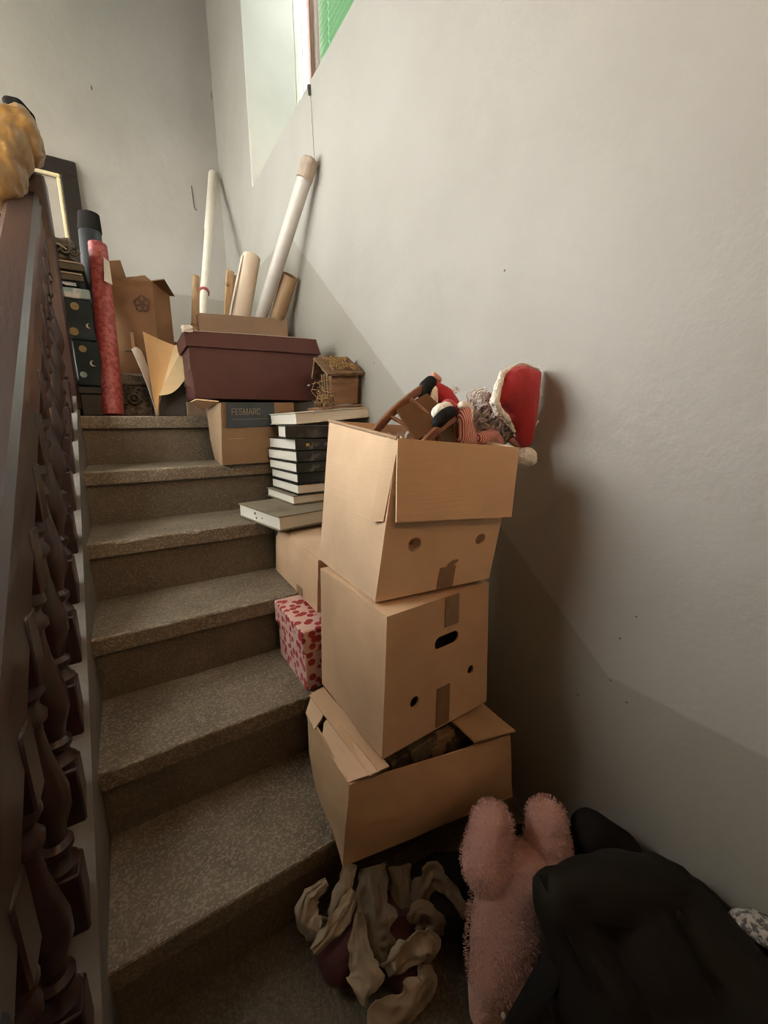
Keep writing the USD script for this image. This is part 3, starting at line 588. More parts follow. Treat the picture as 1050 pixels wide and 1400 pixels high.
part(doll, 'sleeve', blob([[((-.338, -1.145, -.062), .014), ((-.312, -1.146, -.058), .017), ((-.292, -1.14, -.072), .017)]], .005), M['stripe'])
part(doll, 'hand', blob([[((-.395, -1.05, .056), .006), ((-.388, -1.048, .066), .007), ((-.378, -1.052, .058), .007)]], .003), M['skin'])
part(doll, 'head', blob([[((-.268, -1.118, -.045), .030), ((-.285, -1.112, -.01), .036)]], .008), M['hair'])
part(doll, 'nose', blob([[((-.262, -1.158, -.068), .009), ((-.252, -1.164, -.076), .0085)]], .004), M['skin'])
rng = np.random.default_rng(11); curls = []
def curl(c, r, ax, turns, h, w):
    x, y, z = frame_of(ax); t = np.linspace(0, 1, int(10 * turns) + 4)[:, None]; a = t * turns * 2 * np.pi
    return tube(A3(*c) + z * h * (t - .5) + (x * np.cos(a) + y * np.sin(a)) * r * (1 - .35 * t), w, 5)
cen = A3(-.290, -1.116, -.022)
for i in range(230):
    d = nrm(rng.normal(size=3) * A3(1.2, .9, 1.1)); d[1] = -abs(d[1]) * .8 - .05; d = nrm(d)
    c0 = cen + d * A3(.043, .036, .046) if i % 2 else A3(-.272, -1.12, -.040) + d * A3(.036, .034, .036)
    if c0[2] < -.074 or (c0[0] > -.258 and c0[2] > -.028): continue
    curls.append(curl(c0, rng.uniform(.006, .011), rng.normal(size=3), rng.uniform(1.1, 2.0), .007, rng.uniform(.0018, .0028)))
for i in range(26):
    c0 = cen + A3(rng.uniform(-.050, -.008), rng.uniform(-.02, .02), rng.uniform(.02, .062)); 
    curls.append(curl(c0, rng.uniform(.005, .010), rng.normal(size=3), rng.uniform(1.0, 1.8), .006, rng.uniform(.0009, .0014)))
for i in range(16):
    c0 = A3(rng.uniform(-.375, -.345), -1.07 + rng.uniform(-.015, .015), rng.uniform(.0, .042))
    curls.append(curl(c0, rng.uniform(.004, .008), rng.normal(size=3), rng.uniform(.9, 1.6), .006, rng.uniform(.0006, .001)))
part(doll, 'beard_curls', curls, M['hair'], smooth=True)
def inflate(poly, y0, t, k=2.2, edge=.007, slope=0.0):
    """closed cushion over a polygon in x-z: a sewn flat shape stuffed to the given half thickness"""
    from shapely.geometry import LineString
    P = Polygon(poly).buffer(.003).buffer(-.002); m = trimesh.creation.extrude_polygon(P, 1e-3, engine='earcut')
    V, F = np.array(m.vertices), np.array(m.faces); top = np.all(V[F][:, :, 2] > 5e-4, axis=1)
    mm = trimesh.Trimesh(V, F[top], process=True); v, f = trimesh.remesh.subdivide_to_size(mm.vertices, mm.faces, edge)
    mm = trimesh.Trimesh(v, f, process=True); v, f = np.array(mm.vertices), np.array(mm.faces)
    b = P.exterior; d = np.array([b.distance(Point(x_, y_)) for x_, y_ in v[:, :2]])
    hgt = t * np.sqrt(np.clip(1 - (1 - np.clip(d / (t * k), 0, 1)) ** 2, 0, 1)) + 1e-5
    wr_ = .004 * (meshkit.fbm(np.c_[v[:, 0] * 26, v[:, 1] * 12, np.zeros(len(v))], 3, 8) - .5) * np.clip(d / .01, 0, 1)
    n = len(v); yy_ = y0 + slope * (v[:, 0] - v[:, 0].mean())
    a = np.c_[v[:, 0], yy_ - hgt + wr_, v[:, 1]]; c = np.c_[v[:, 0], yy_ + hgt + wr_, v[:, 1]]
    t2 = trimesh.Trimesh(np.vstack([a, c]), np.vstack([f, f[:, ::-1] + n]), process=True); t2.fix_normals(); return t2
hatp = [(-0.3505, 0.0018), (-0.342, 0.0263), (-0.3307, 0.0498), (-0.3129, 0.0667), (-0.2903, 0.0751), (-0.2659, 0.0789), (-0.2405, 0.0761), (-0.2133, 0.0733), (-0.2133, 0.0263), (-0.2151, -0.0019), (-0.2227, -0.0489), (-0.232, -0.0809), (-0.2509, -0.0828), (-0.2631, -0.0677), (-0.2809, -0.0395), (-0.3035, -0.0151), (-0.3251, -0.0038)]
hat_ = part(doll, 'hat', inflate(hatp, -1.177, .028, slope=.12), M['redfelt'], smooth=60)
band = [(-0.3035, 0.0714), (-0.3298, 0.0601), (-0.3477, 0.0357), (-0.3571, 0.0056), (-0.343, -0.0113), (-0.3204, -0.0207), (-0.2997, -0.0301), (-0.2791, -0.0489)]
bandm = tube([(bx_, -1.175 + .12 * (bx_ + .273) - (.006 if 1 < i < 6 else .0), bz) for i, (bx_, bz) in enumerate(band)], [.004, .006, .0075, .009, .009, .0075, .0055, .003], 12)
part(hat_, 'hat_band', displace(trimesh.Trimesh(*trimesh.remesh.subdivide_to_size(*vf(bandm), .005)), .0022, 130, 4), M['whitefur'])
part(hat_, 'hat_seam', tube([(x_, -1.177 + .12 * (x_ + .273), z_) for x_, z_ in [(-0.3091, 0.0704), (-0.2828, 0.0806), (-0.264, 0.0827), (-0.2386, 0.0797), (-0.2095, 0.0761), (-0.2087, 0.0263), (-.1632, 0), (-0.2187, -0.0489), (-0.2283, -0.0809)]], .0022, 6), M['whitefur'])
pm = trimesh.creation.icosphere(4, .0205); pm.apply_translation((-.2453, -1.1830, -.1026))
part(hat_, 'pompom', displace(pm, .004, 60, 6), M['whitefur'], smooth=True)

# ------------------------------------------------------------------ boxes and books at the side of the stairs
mid = thing('cardboard_box', 'dusty tan carton on the stair under the pile of books', 'box', (-.45, -.65, -.509))
mB = [(-.590, -.847, -.500), (-.35, -.83, -.500), (-.33, -.46, -.509), (-.574, -.458, -.509)]
mT = [(-.583, -.850, -.362), (-.345, -.83, -.362), (-.33, -.46, -.342), (-.565, -.46, -.341)]
qM = carton(mid, mB, mT, M['cardB'], bulge=(0, 0, 0, .006), seed=31)
part(mid, 'top_flap', panel([mT[0], mT[1], mT[2], mT[3]], .004, warp=.0015, seed=33), M['cardA'])
part(mid, 'corner_tape', patch([mB[3], mB[0], mT[0], mT[3]], .0, .72, .09, 1.0, .002), M['bluelab'])
part(mid, 'corner_tape', patch([mB[3], mB[0], mT[0], mT[3]], .62, .05, .74, .27, .006), M['tape'])
gb = thing('gift_box', 'gift box covered in pink paper with red spots, on the stair beside the stack', 'gift box', (-.55, -.8, -.679))
part(gb, 'box_body', bx((-.645, -.895, -.678), (-.40, -.692, -.535), .003), M['gift'])
part(gb, 'lid', bx((-.652, -.902, -.574), (-.393, -.686, -.513), .003), M['gift'])

def book(label, F, ang, wx, wy, z0, z1, cover, spine='front', tilt=0.0, sq=.004, t=.0035, gilt=False, seed=0):
    """F: front-left corner of the bottom board; spine at the front or at the right."""
    T = thing('book', label, 'book', (F[0], F[1], z0), 'books stacked on the carton on the stairs')
    a = math.radians(ang); e1 = A3(math.cos(a), math.sin(a), tilt); e2 = A3(-math.sin(a), math.cos(a), 0); e3 = A3(-tilt, 0, 1)
    def bb(x0, x1, y0, y1, za, zb, ch=.001):
        m = bx((x0, y0, za), (x1, y1, zb), ch); m.vertices = A3(F[0], F[1], z0) + m.vertices[:, :1] * e1 + m.vertices[:, 1:2] * e2 + m.vertices[:, 2:] * e3; return m
    h = z1 - z0
    part(T, 'cover_board', bb(0, wx, 0, wy, 0, t), cover); part(T, 'cover_board', bb(0, wx, 0, wy, h - t, h), cover)
    if spine == 'front':
        part(T, 'spine', bb(0, wx, -.003, .004, 0.0004, h - .0004, .002), cover)
        part(T, 'page_block', bb(sq, wx - sq, .004, wy - sq, t, h - t, .001), M['paper'])
        if gilt: part(T, 'gilt_mark', bb(.035, .047, -.0042, -.002, h * .35, h * .6, .0003), M['foil'])
    else:
        part(T, 'spine', bb(wx - .004, wx + .003, 0, wy, 0.0004, h - .0004, .002), cover)
        part(T, 'page_block', bb(sq, wx - .004, sq, wy - sq, t, h - t, .001), M['paper'])
    return T
disc = lambda w, h: Point(w / 2, h / 2).buffer(min(w, h) * .48)
b9_ = book('large flat book with dusty olive cover, lowest of the pile, jutting over the stair edge', (-.605, -.626), 10, .27, .285, -.336, -.292, M['covergrey'], 'right')
q9 = [(-.6500, -.3545, -.332), (-.6055, -.6265, -.332), (-.6055, -.6265, -.296), (-.6500, -.3545, -.296)]
for u_, v_, r_ in ((.42, .70, .018), (.45, .32, .015), (.60, .5, .011)): part(b9_, 'ink_blot', patch(q9, u_ - r_, v_ - r_ * 7, u_ + r_, v_ + r_ * 7, .001, .0006, disc), M['ink'])
book('grey covered book with bare page edges, second from the bottom of the pile', (-.512, -.487), 4, .22, .235, -.291, -.260, M['covergrey'], 'right')
book('black book with page edges to the front, third from the bottom of the pile', (-.497, -.492), 3, .215, .238, -.258, -.223, M['coverb'], 'right')
zz = [(-.222, -.189), (-.188, -.154), (-.153, -.116), (-.115, -.077)]
for i, (a, b) in enumerate(zz):
    book(['black book in the middle of the pile, fourth from the bottom', 'black book with worn dark spine, fifth from the bottom of the pile', 'black book with mottled spine, sixth from the bottom of the pile', 'black book with a small gold mark on its spine'][i],
         (-.494 - .002 * (i % 2), -.492), 3 + (i % 3), .215, .245, a, b, M['coverd'] if i != 0 else M['coverb'], 'front', gilt=(i == 3))
book('black book just under the white book, turned askew on the pile', (-.523, -.482), -8, .20, .145, -.076, -.035, M['coverb'], 'front')
b1 = book('large white book lying on top of the pile, under the birdhouse', (-.482, -.470), 5, .29, .215, -.033, .004, M['coverwhite'], 'right', tilt=.085)

bh = thing('birdhouse', 'small rustic birdhouse with mossy bark roof, on the white book', 'birdhouse', (-.29, -.36, .02))
def tilt_z(x): return .005 + (x + .482) * .085
part(bh, 'floor_board', obb((-.292, -.36, tilt_z(-.292) + .0065), (.081, .004, .0069), (-.003, .055, 0), (-.0004, 0, .004), .001), M['birdwood'])
part(bh, 'house_body', loft([[(-.315, -.405, .034), (-.217, -.397, .041), (-.217, -.317, .041), (-.315, -.325, .034)], [(-.322, -.407, .139), (-.211, -.399, .146), (-.211, -.32, .146), (-.322, -.325, .139)]]), M['birdwood'], smooth=False)
for i in range(3): part(bh, 'wall_stick', tube(sweep_line((-.333 + i * .004, -.405 + i * .03, .035), (-.338 + i * .004, -.405 + i * .03, .14), 3), .004, 7), M['bark'])
rq = [(-.346, -.428, .134), (-.200, -.424, .146), (-.232, -.352, .208), (-.362, -.352, .196)]
rf_ = part(bh, 'roof', displace(trimesh.Trimesh(*trimesh.remesh.subdivide_to_size(*vf(panel(rq, .010)), .012)), .004, 60, 3), M['bark'])
part(bh, 'roof', displace(trimesh.Trimesh(*trimesh.remesh.subdivide_to_size(*vf(panel([(-.232, -.352, .206), (-.362, -.352, .194), (-.346, -.285, .134), (-.205, -.285, .146)][::-1], .010)), .012)), .004, 60, 4), M['bark'])
rng = np.random.default_rng(5); st = []
for i in range(70):
    u, v = rng.uniform(.2, .8), rng.uniform(.15, .85); p = A3(*rq[0]) * (1 - u) * (1 - v) + A3(*rq[1]) * u * (1 - v) + A3(*rq[2]) * u * v + A3(*rq[3]) * (1 - u) * v + A3(0, -.004, .005)
    st.append(curl(p, rng.uniform(.006, .014), rng.normal(size=3) + A3(0, -2, 2), rng.uniform(.4, .9), .005, .0012))
for i in range(45):
    p = A3(-.350 + rng.normal() * .010, -.40 + rng.normal() * .01, .03 + abs(rng.normal()) * .035); st.append(tube([p, p + rng.normal(size=3) * .012, p + rng.normal(size=3) * .018], .0012, 4))
part(rf_, 'moss', st, M['straw'], smooth=True)

fb = thing('cardboard_box', 'carton with a slate-blue printed label, on the stair under the maroon box', 'box', (-.55, -.15, -.169))
fB = [(-.680, -.272, -.168), (-.40, -.225, -.169), (-.40, -.02, -.169), (-.662, -.035, -.169)]
fT = [(-.668, -.277, .040), (-.40, -.23, .048), (-.40, -.02, .05), (-.678, -.035, .035)]
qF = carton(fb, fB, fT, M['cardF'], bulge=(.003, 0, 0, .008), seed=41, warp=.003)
part(fb, 'top_flap', panel([fT[0], fT[1], fT[2], fT[3]], .004), M['cardF'])
part(fb, 'side_flap', panel([(-.690, -.05, .02), (-.673, -.265, .042), (-.735, -.215, .050), (-.738, -.10, .046)], .004), M['cardC'])
lab_ = part(fb, 'printed_label', patch(qF[0], .055, .60, .70, 1.0, .0055), M['bluelab'])
part(lab_, 'lettering', lettering(qF[0], 'FESMARC', .12, .80, .50, .91, .0068), M['labtxt'], smooth=False)
part(lab_, 'printed_line', patch(qF[0], .13, .73, .62, .738, .0068), M['labtxt'])
part(fb, 'printed_line', patch(qF[0], .08, .42, .70, .428, .004), M['cardC'])

mb = thing('storage_box', 'maroon cardboard storage box with a worn lid, on the carton with the blue label', 'box', (-.5, -.06, .055))
mB = [(-.734, -.200, .056), (-.280, -.200, .059), (-.280, .04, .059), (-.728, .04, .056)]
mT = [(-.739, -.200, .232), (-.282, -.200, .240), (-.282, .04, .240), (-.733, .04, .232)]
qMb = carton(mb, mB, mT, M['maroon'], bulge=(.002, 0, 0, .003), th=.004, seed=51, warp=.0015)
LB = [(-.746, -.209, .221), (-.272, -.209, .231), (-.272, .05, .231), (-.742, .05, .221)]
LT = [(-.750, -.210, .268), (-.290, -.210, .283), (-.285, .05, .283), (-.744, .05, .268)]
for i in range(4):
    j = (i + 1) % 4; part(mb, 'lid_side', panel([LB[i], LB[j], LT[j], LT[i]], .004, warp=.0015, seed=60 + i, edge=.02), M['maroon'])
lid_ = part(mb, 'lid_top', panel([A3(*p) + A3(0, 0, .001) for p in LT], .004), M['maroon'], smooth=False)
part(lid_, 'worn_or_lit_edge', tube([A3(*LT[0]) + A3(.03, 0, .001), A3(-.52, -.2112, .2775), A3(*LT[1]) + A3(-.03, 0, .001)], .0016, 6), M['lining'], label='worn pale cardboard edge of the lid')
part(lid_, 'torn_corner', crumple((-.740, -.212, .272), (.034, 0, .002), (0, .004, .022), .006, 3, 7, 14, 10), M['sheet'], label='scrap of white torn paper on the lid corner')
part(mb, 'paper_fleck', obb((-.325, -.2035, .115), (.005, 0, .001), (0, .0006, 0), (-.001, 0, .003)), M['sheet'])
part(mb, 'label_holder', [beam((-.742, -.19, .19), (-.742, -.16, .19), .003, .004), beam((-.742, -.19, .15), (-.742, -.16, .15), .003, .004), beam((-.742, -.192, .15), (-.742, -.192, .19), .003, .004)], M['metal'])
ub = thing('cardboard_box', 'flat worn carton on the top visible stair, propping the maroon box', 'box', (-.6, .1, 0.001))
uB = [(-.735, .012, .001), (-.42, .012, .001), (-.42, .18, .001), (-.735, .18, .001)]; uT = [(x_, y_, .054) for x_, y_, _ in uB]
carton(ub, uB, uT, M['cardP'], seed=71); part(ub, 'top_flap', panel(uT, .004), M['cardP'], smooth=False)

# --- rolls and sticks behind the maroon box
tc = thing('cardboard_box', 'tan open carton holding poster tubes, behind the maroon box', 'box', (-.43, .33, .171))
tB = [(-.622, .245, .171), (-.240, .245, .171), (-.235, .44, .171), (-.622, .44, .171)]; tT = [(-.625, .242, .431), (-.237, .242, .452), (-.235, .44, .45), (-.625, .44, .431)]
carton(tc, tB, tT, M['cardP'], seed=81, warp=.001)
t1 = thing('poster_tube', 'long white poster tube leaning against the wall', 'tube', (-.45, .37, .18))
part(t1, 'tube_body', pipe((-.379, .426, .30), (-.241, -.074, .917), .0285), M['whitetube'], smooth=40)
part(t1, 'end_wrap', displace(trimesh.Trimesh(*trimesh.remesh.subdivide_to_size(*vf(lathe((-.2515, -.065, .886), (-.2294, -.084, .950), [(0, .0293), (0, .0307), (.5, .0311), (.9, .0307), (1, .027), (1, .001)], 20)), .012)), .004, 70, 2), M['tubecap'])
t2 = thing('poster_tube', 'thick pale cardboard tube standing left of the long white tube', 'tube', (-.50, .28, .18))
part(t2, 'tube_body', pipe((-.502, .305, .18), (-.360, .33, .722), .040), M['paletube'], smooth=40)
part(t2, 'loose_sheet', tube([(-.535, .29, .25), (-.47, .31, .5), (-.405, .32, .715)], .008, 8, ell=.4), M['sheet'])
t3 = thing('poster_tube', 'short kraft brown tube leaning right of the long white tube', 'tube', (-.40, .4, .18))
part(t3, 'tube_body', pipe((-.325, .41, .25), (-.240, .164, .617), .0345), M['browntube'], smooth=40)
sk = thing('wooden_stick', 'round bamboo stick left of the white pole', 'stick', (-.655, .25, .171))
part(sk, 'stick_shaft', lathe((-.662, .262, .173), (-.606, .335, .600), [(0, .019), (.3, .018), (.5, .0165), (.52, .019), (.54, .0165), (.8, .0155), (1, .014)], 14), M['stick'])
part(sk, 'stick_node', lathe((-.634, .297, .385), (-.632, .2995, .395), [(0, .0185), (1, .0185)], 14), M['browntube'])
for i, (b_, t_) in enumerate([((-.52, .36, .18), (-.447, .39, .665)), ((-.49, .40, .18), (-.430, .405, .655))]):
    s2 = thing('wooden_lath', ['bare wooden lath nearer the white pole, with a knot near its top', 'bare wooden lath beside the pale cardboard tube'][i], 'lath', b_)
    part(s2, 'lath_board', beam(b_, t_, .034, .022, up=(0, 1, 0), ch=.004), M['stick'])
    if i == 0: part(s2, 'knot', trimesh.creation.icosphere(2, .009).apply_translation((-.468, .372, .60)), M['browntube'])
pole = thing('white_pole', 'long thin white pole leaning into the corner of the walls', 'pole', (-.575, .6, .341))
part(pole, 'pole_shaft', lathe((-.575, .60, .342), (-.248, 1.495, 1.597), [(0, .0205), (.3, .021), (.62, .0235), (.625, .0265), (1, .0275)], 14), M['polewhite'])
part(pole, 'pole_ring', lathe((-.488, .838, .676), (-.4845, .847, .688), [(0, .027), (1, .027)], 14), M['redpaper'])

# ------------------------------------------------------------------ things at the left of the top steps
fo = thing('folder', 'curled tan manila folder standing on the top visible stair', 'folder', (-.8, .05, .001))
def bilin(c00, c10, c11, c01, bend=(0, 0, 0), pw=1):
    c00, c10, c11, c01, bend = map(lambda t: A3(*t), (c00, c10, c11, c01, bend))
    return lambda u, v: c00 * ((1 - u) * (1 - v))[..., None] + c10 * (u * (1 - v))[..., None] + c11 * (u * v)[..., None] + c01 * ((1 - u) * v)[..., None] + bend * (np.sin(np.pi * u) * (v ** pw))[..., None]
part(fo, 'back_leaf', sheet(bilin((-.842, .035, .002), (-.826, .045, .045), (-.748, .105, .270), (-.850, .075, .304), (.0, .01, 0)), 12, 16), M['manila'])
part(fo, 'front_leaf', sheet(bilin((-.832, .043, .040), (-.826, .020, .075), (-.722, .020, .262), (-.748, .105, .270), (.004, -.004, .0)), 16, 16), M['manila2'])
def lip(u, v):
    a = A3(-.826, .020, .075) * (1 - u)[..., None] + A3(-.722, .020, .262) * u[..., None]
    sag = np.sin(np.pi * np.clip(u, 0, 1)) * .030
    return a + np.stack([v * .014 * u, -.012 * v * u, -v * u * .085 - sag * v], -1)
part(fo, 'front_leaf_fold', sheet(lip, 16, 8), M['manila2'])
part(fo, 'interior_shade', sheet(bilin((-.836, .060, .002), (-.735, .040, .002), (-.735, .045, .17), (-.818, .075, .07), (0, .02, 0)), 12, 10), M['foldershade'], label='dark sheet painted as the shaded inside of the folder')  # near-black sheet stands in for the shade inside the folder
ws = thing('paper_sheet', 'bent white sheet of card standing left of the tan folder', 'paper', (-.86, .06, .001))
part(ws, 'sheet_face', sheet(lambda u, v: np.stack([-.842 + .013 * u * 1.6 - .052 * v ** 1.5 + .012 * v * u, .05 + .02 * u + .02 * v, .002 + .236 * v + .010 * np.sin(np.pi * u) * (v > .9)], -1), 10, 24, .002), M['sheet'])
lb = thing('cardboard_box', 'brown carton with a printed black knot emblem and ragged open flaps, by the red roll', 'box', (-.83, .34, .171))
lB = [(-.935, .300, .171), (-.795, .245, .171), (-.718, .37, .171), (-.86, .43, .171)]; lT = [(-.931, .300, .522), (-.787, .242, .526), (-.716, .36, .512), (-.86, .43, .53)]
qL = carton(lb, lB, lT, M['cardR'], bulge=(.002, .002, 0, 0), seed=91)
part(lb, 'flap', panel([lT[3], lT[0], A3(-.946, .215, .562), A3(-.885, .335, .612)], .004, warp=.004, seed=92), M['cardR'])
part(lb, 'flap', panel([lT[0], lT[1], A3(*lT[1]) + A3(-.02, .04, .030), A3(*lT[0]) + A3(.02, .055, .022)], .004, warp=.006, seed=93, edge=.02), M['cardR'])
part(lb, 'flap', panel([lT[1], lT[2], A3(*lT[2]) + A3(.02, .0, .0), A3(*lT[1]) + A3(.045, -.005, .012)], .004), M['cardR'])
def ring2(cx, cy, r, w=.0035): return lambda ww, hh: Point(cx * ww, cy * hh).buffer(r, 10).difference(Point(cx * ww, cy * hh).buffer(r - w, 10))
from shapely.ops import unary_union
def knot(w, h):
    c = (w / 2, h / 2); R_ = min(w, h) * .26; out = []; lw = R_ * .13
    for a in range(5):
        p = Point(c[0] + R_ * math.cos(a * math.pi * .4 + .3), c[1] + R_ * math.sin(a * math.pi * .4 + .3)); out.append(p.buffer(R_ * .82, 12).difference(p.buffer(R_ * .82 - lw, 12)))
    out.append(Point(c).buffer(R_ * 1.5, 16).difference(Point(c).buffer(R_ * 1.5 - lw, 16)).difference(sbox(c[0] - R_ * .3, c[1], c[0] + R_ * .3, c[1] + 2 * R_)))
    return unary_union(out)
part(lb, 'emblem', patch(qL[0], .50, .62, .94, .90, .0045, poly=knot), M['ink'], smooth=False)
part(lb, 'printed_mark', patch(qL[0], .36, .30, .44, .46, .004), M['cardC'])
part(lb, 'printed_line', patch(qL[0], .18, .25, .62, .262, .004), M['ink'])
cv = thing('carved_panel', 'dark carved wooden panel with a round boss, behind the folder', 'panel', (-.91, .15, .001))
cq = [(-.962, .165, .001), (-.845, .150, .001), (-.845, .165, .133), (-.962, .18, .128)]
part(cv, 'board', displace(trimesh.Trimesh(*trimesh.remesh.subdivide_to_size(*vf(panel(cq, .012)), .008)), .004, 90, 4), M['carved'])
part(cv, 'rim', beam(A3(*cq[3]) + A3(0, -.006, -.006), A3(*cq[2]) + A3(0, -.006, -.006), .014, .012, ch=.003), M['carved'])
tor = trimesh.creation.torus(.017, .005, 24, 10); tor.apply_transform(trimesh.transformations.rotation_matrix(math.pi / 2, (1, 0, 0))); tor.apply_translation((-.903, .148, .068))
part(cv, 'boss', [tor, trimesh.creation.icosphere(2, .008).apply_translation((-.903, .15, .068))], M['carved'], smooth=True)
rng = np.random.default_rng(2)
part(cv, 'carving', [curl((-.903 + rng.uniform(-.048, .048), .150, .068 + rng.uniform(-.04, .045)), rng.uniform(.006, .012), (0, -1, .1), rng.uniform(.6, 1.1), .002, .0025) for _ in range(16)], M['carved'], smooth=True)
rr_ = thing('wrapping_paper_roll', 'red patterned roll of wrapping paper leaning upright on the stair', 'wrapping paper', (-.978, .045, .001))
part(rr_, 'paper_roll', lathe((-.976, .045, .003), (-.953, .160, .596), [(0, .024), (0, .033), (.3, .034), (.6, .0325), (.88, .031), (1, .029), (1, .022), (.96, .018), (.96, .001)], 24), M['redpaper'], smooth=40)
part(rr_, 'white_edge', panel([(-.948, .085, .46), (-.925, .10, .455), (-.925, .122, .535), (-.940, .10, .54)], .0015), M['sheet'])
bk = thing('black_case', 'tall black vinyl case leaning behind the red roll', 'case', (-1.0, .16, .001))
cs = [A3(-1.005, .165, .01) * (1 - t) + A3(-.970, .375, .760) * t for t in np.linspace(0, 1, 14)]
part(bk, 'case_body', displace(tube(cs, [.030] + [.039] * 11 + [.037, .03], 18, ell=.6), .004, 9, 4), M['blackpvc'], smooth=True)
part(bk, 'top_cap', tube([cs[-2] + A3(0, 0, 0), cs[-1] + A3(.001, .006, .012)], [.041, .036], 18, ell=.62), M['black'], smooth=40)
def bag(label, x0, x1, y0, y1, z0, z1, seed, band):
    T = thing('paper_bag', label, 'paper bag', ((x0 + x1) / 2, (y0 + y1) / 2, z0), 'night sky paper bags')
    zt = z1 - (.032 if band else 0)
    part(T, 'bag_body', displace(trimesh.Trimesh(*trimesh.remesh.subdivide_to_size(*vf(bx((x0, y0, z0), (x1, y1, zt), .004)), .02)), .004, 18, seed), M['celest'])
    if band: part(T, 'pale_top_edge', displace(trimesh.Trimesh(*trimesh.remesh.subdivide_to_size(*vf(bx((x0 - .001, y0 - .002, zt), (x1 + .001, y1, z1), .003)), .02)), .003, 22, seed + 1), M['celestlight'])
    q = [(x0, y0 - .004, z0), (x1, y0 - .004, z0), (x1, y0 - .004, zt), (x0, y0 - .004, zt)]
    return T, q
b1_, q1 = bag('dark blue paper bag with suns and moons and a pale top edge, the upper one', -1.150, -.996, .060, .16, .252, .418, 3, True)
cresc = lambda w, h: Point(w / 2, h / 2).buffer(min(w, h) * .48).difference(Point(w * .72, h * .55).buffer(min(w, h) * .42))
disc = lambda w, h: Point(w / 2, h / 2).buffer(min(w, h) * .48)
for u, v, r in ((.70, .80, .085), (.62, .20, .09), (.30, .5, .09)): part(b1_, 'sun', patch(q1, u - r, v - r * 1.1, u + r, v + r * 1.1, .002, .0006, disc), M['sunprint'])
for u, v, r in ((.90, .36, .06), (.48, .44, .05)): part(b1_, 'moon', patch(q1, u - r, v - r, u + r, v + r, .002, .0006, cresc), M['moonprint'])
b2_, q2 = bag('dark teal paper bag with a white crescent moon, the lower one', -1.066, -.990, .050, .16, .102, .250, 6, False)
part(b2_, 'moon', patch(q2, .55, .42, .82, .60, .002, .0006, cresc), M['moonprint'])
part(b2_, 'sun', patch(q2, .22, .72, .52, .92, .002, .0006, disc), M['sunprint']); part(b2_, 'star', patch(q2, .12, .16, .40, .34, .002, .0006, disc), M['celestlight'])
bb_ = thing('black_box', 'plain black box on the top visible stair under the night sky bags', 'box', (-1.03, .1, .001))
part(bb_, 'box_body', bx((-1.066, .045, .001), (-1.0, .16, .075), .003), M['blackpvc']); part(bb_, 'lid', bx((-1.068, .043, .075), (-.998, .162, .100), .003), M['blackpvc'])
for i, (za, zb, x1) in enumerate(((.438, .462, -1.006), (.470, .496, -1.000))):
    s = thing('picture_frame', ['slim dark picture frame lying flat, lower of two on the upper bag', 'slim dark picture frame lying flat, upper of two on the upper bag'][i], 'picture frame', (-1.09, .15, za))
    y0_, y1_ = .055, .30; x0_ = -1.21; zc = (za + zb) / 2
    for lo, hi in (((x0_, y0_), (x1, y0_ + .025)), ((x0_, y1_ - .025), (x1, y1_)), ((x0_, y0_ + .025), (x0_ + .025, y1_ - .025)), ((x1 - .025, y0_ + .025), (x1, y1_ - .025))):
        part(s, 'frame_rail', bx((*lo, za), (*hi, zb - .004), .002), M['frameblack'])
    part(s, 'mount', bx((x0_ + .004, y0_ - .001, zb - .004), (x1 - .003, y1_, zb + .001), .001), M['lining'], label='pale edge of the mount')
jb = thing('bric_a_brac', 'dark rumpled cloth wedged between the upper bag and the slim frames', 'cloth', (-1.06, .12, .419))
part(jb, 'cloth_fold', displace(blob([[((-1.13, .13, .430), .011), ((-1.03, .13, .430), .011)], [((-1.07, .12, .430), .011), ((-1.02, .20, .430), .010)]], .01), .004, 40, 2), M['black'])
of = thing('ornate_frame', 'carved dark ornate frame stacked on the slim frames', 'picture frame', (-1.09, .15, .497))
part(of, 'frame_body', displace(trimesh.Trimesh(*trimesh.remesh.subdivide_to_size(*vf(bx((-1.20, .075, .498), (-1.022, .27, .575), .012)), .012)), .010, 30, 4), M['ornate'])
part(of, 'carving', [curl((-1.11 + .022 * i, .066, .545 - .004 * i), .014, (0, -1, .2), 1.1, .004, .0045) for i in range(5)], M['ornate'], smooth=True)
part(of, 'painted_highlight', tube([(-1.10, .062, .540), (-1.06, .06, .545), (-1.04, .062, .532)], .003, 6), M['lining'])  # pale strand stands in for a highlight on the carving
pf = thing('picture_frame', 'large black picture frame with a gilt inner lip, leaning on the back wall', 'picture frame', (-1.22, 1.45, .341))
fx0, fx1, fz0, fz1 = -1.44, -1.0055, .342, 1.459
def lean(z): return 1.40 + (z - fz0) / (fz1 - fz0) * .108
def frail(x0, x1, z0, z1, t=.035, off=0.0):
    m = bx((x0, 0, z0), (x1, t, z1), .006); m.vertices[:, 1] += lean(m.vertices[:, 2]) - off; return m
mw = .082
for a in ((fx0, fx1, fz0, fz0 + mw), (fx0, fx1, fz1 - mw, fz1), (fx0, fx0 + mw, fz0 + mw, fz1 - mw), (fx1 - mw, fx1, fz0 + mw, fz1 - mw)): part(pf, 'frame_rail', frail(*a), M['frameblack'])
gl = .020; g0, g1, h0, h1 = fx0 + mw, fx1 - mw, fz0 + mw, fz1 - mw
for a in ((g0, g1, h0, h0 + gl), (g0, g1, h1 - gl, h1), (g0, g0 + gl, h0 + gl, h1 - gl), (g1 - gl, g1, h0 + gl, h1 - gl)): part(pf, 'gilt_lip', frail(*a, .02, -.004), M['gold'])
part(pf, 'canvas', frail(g0 + gl, g1 - gl, h0 + gl, h1 - gl, .006, -.024), M['canvas'])

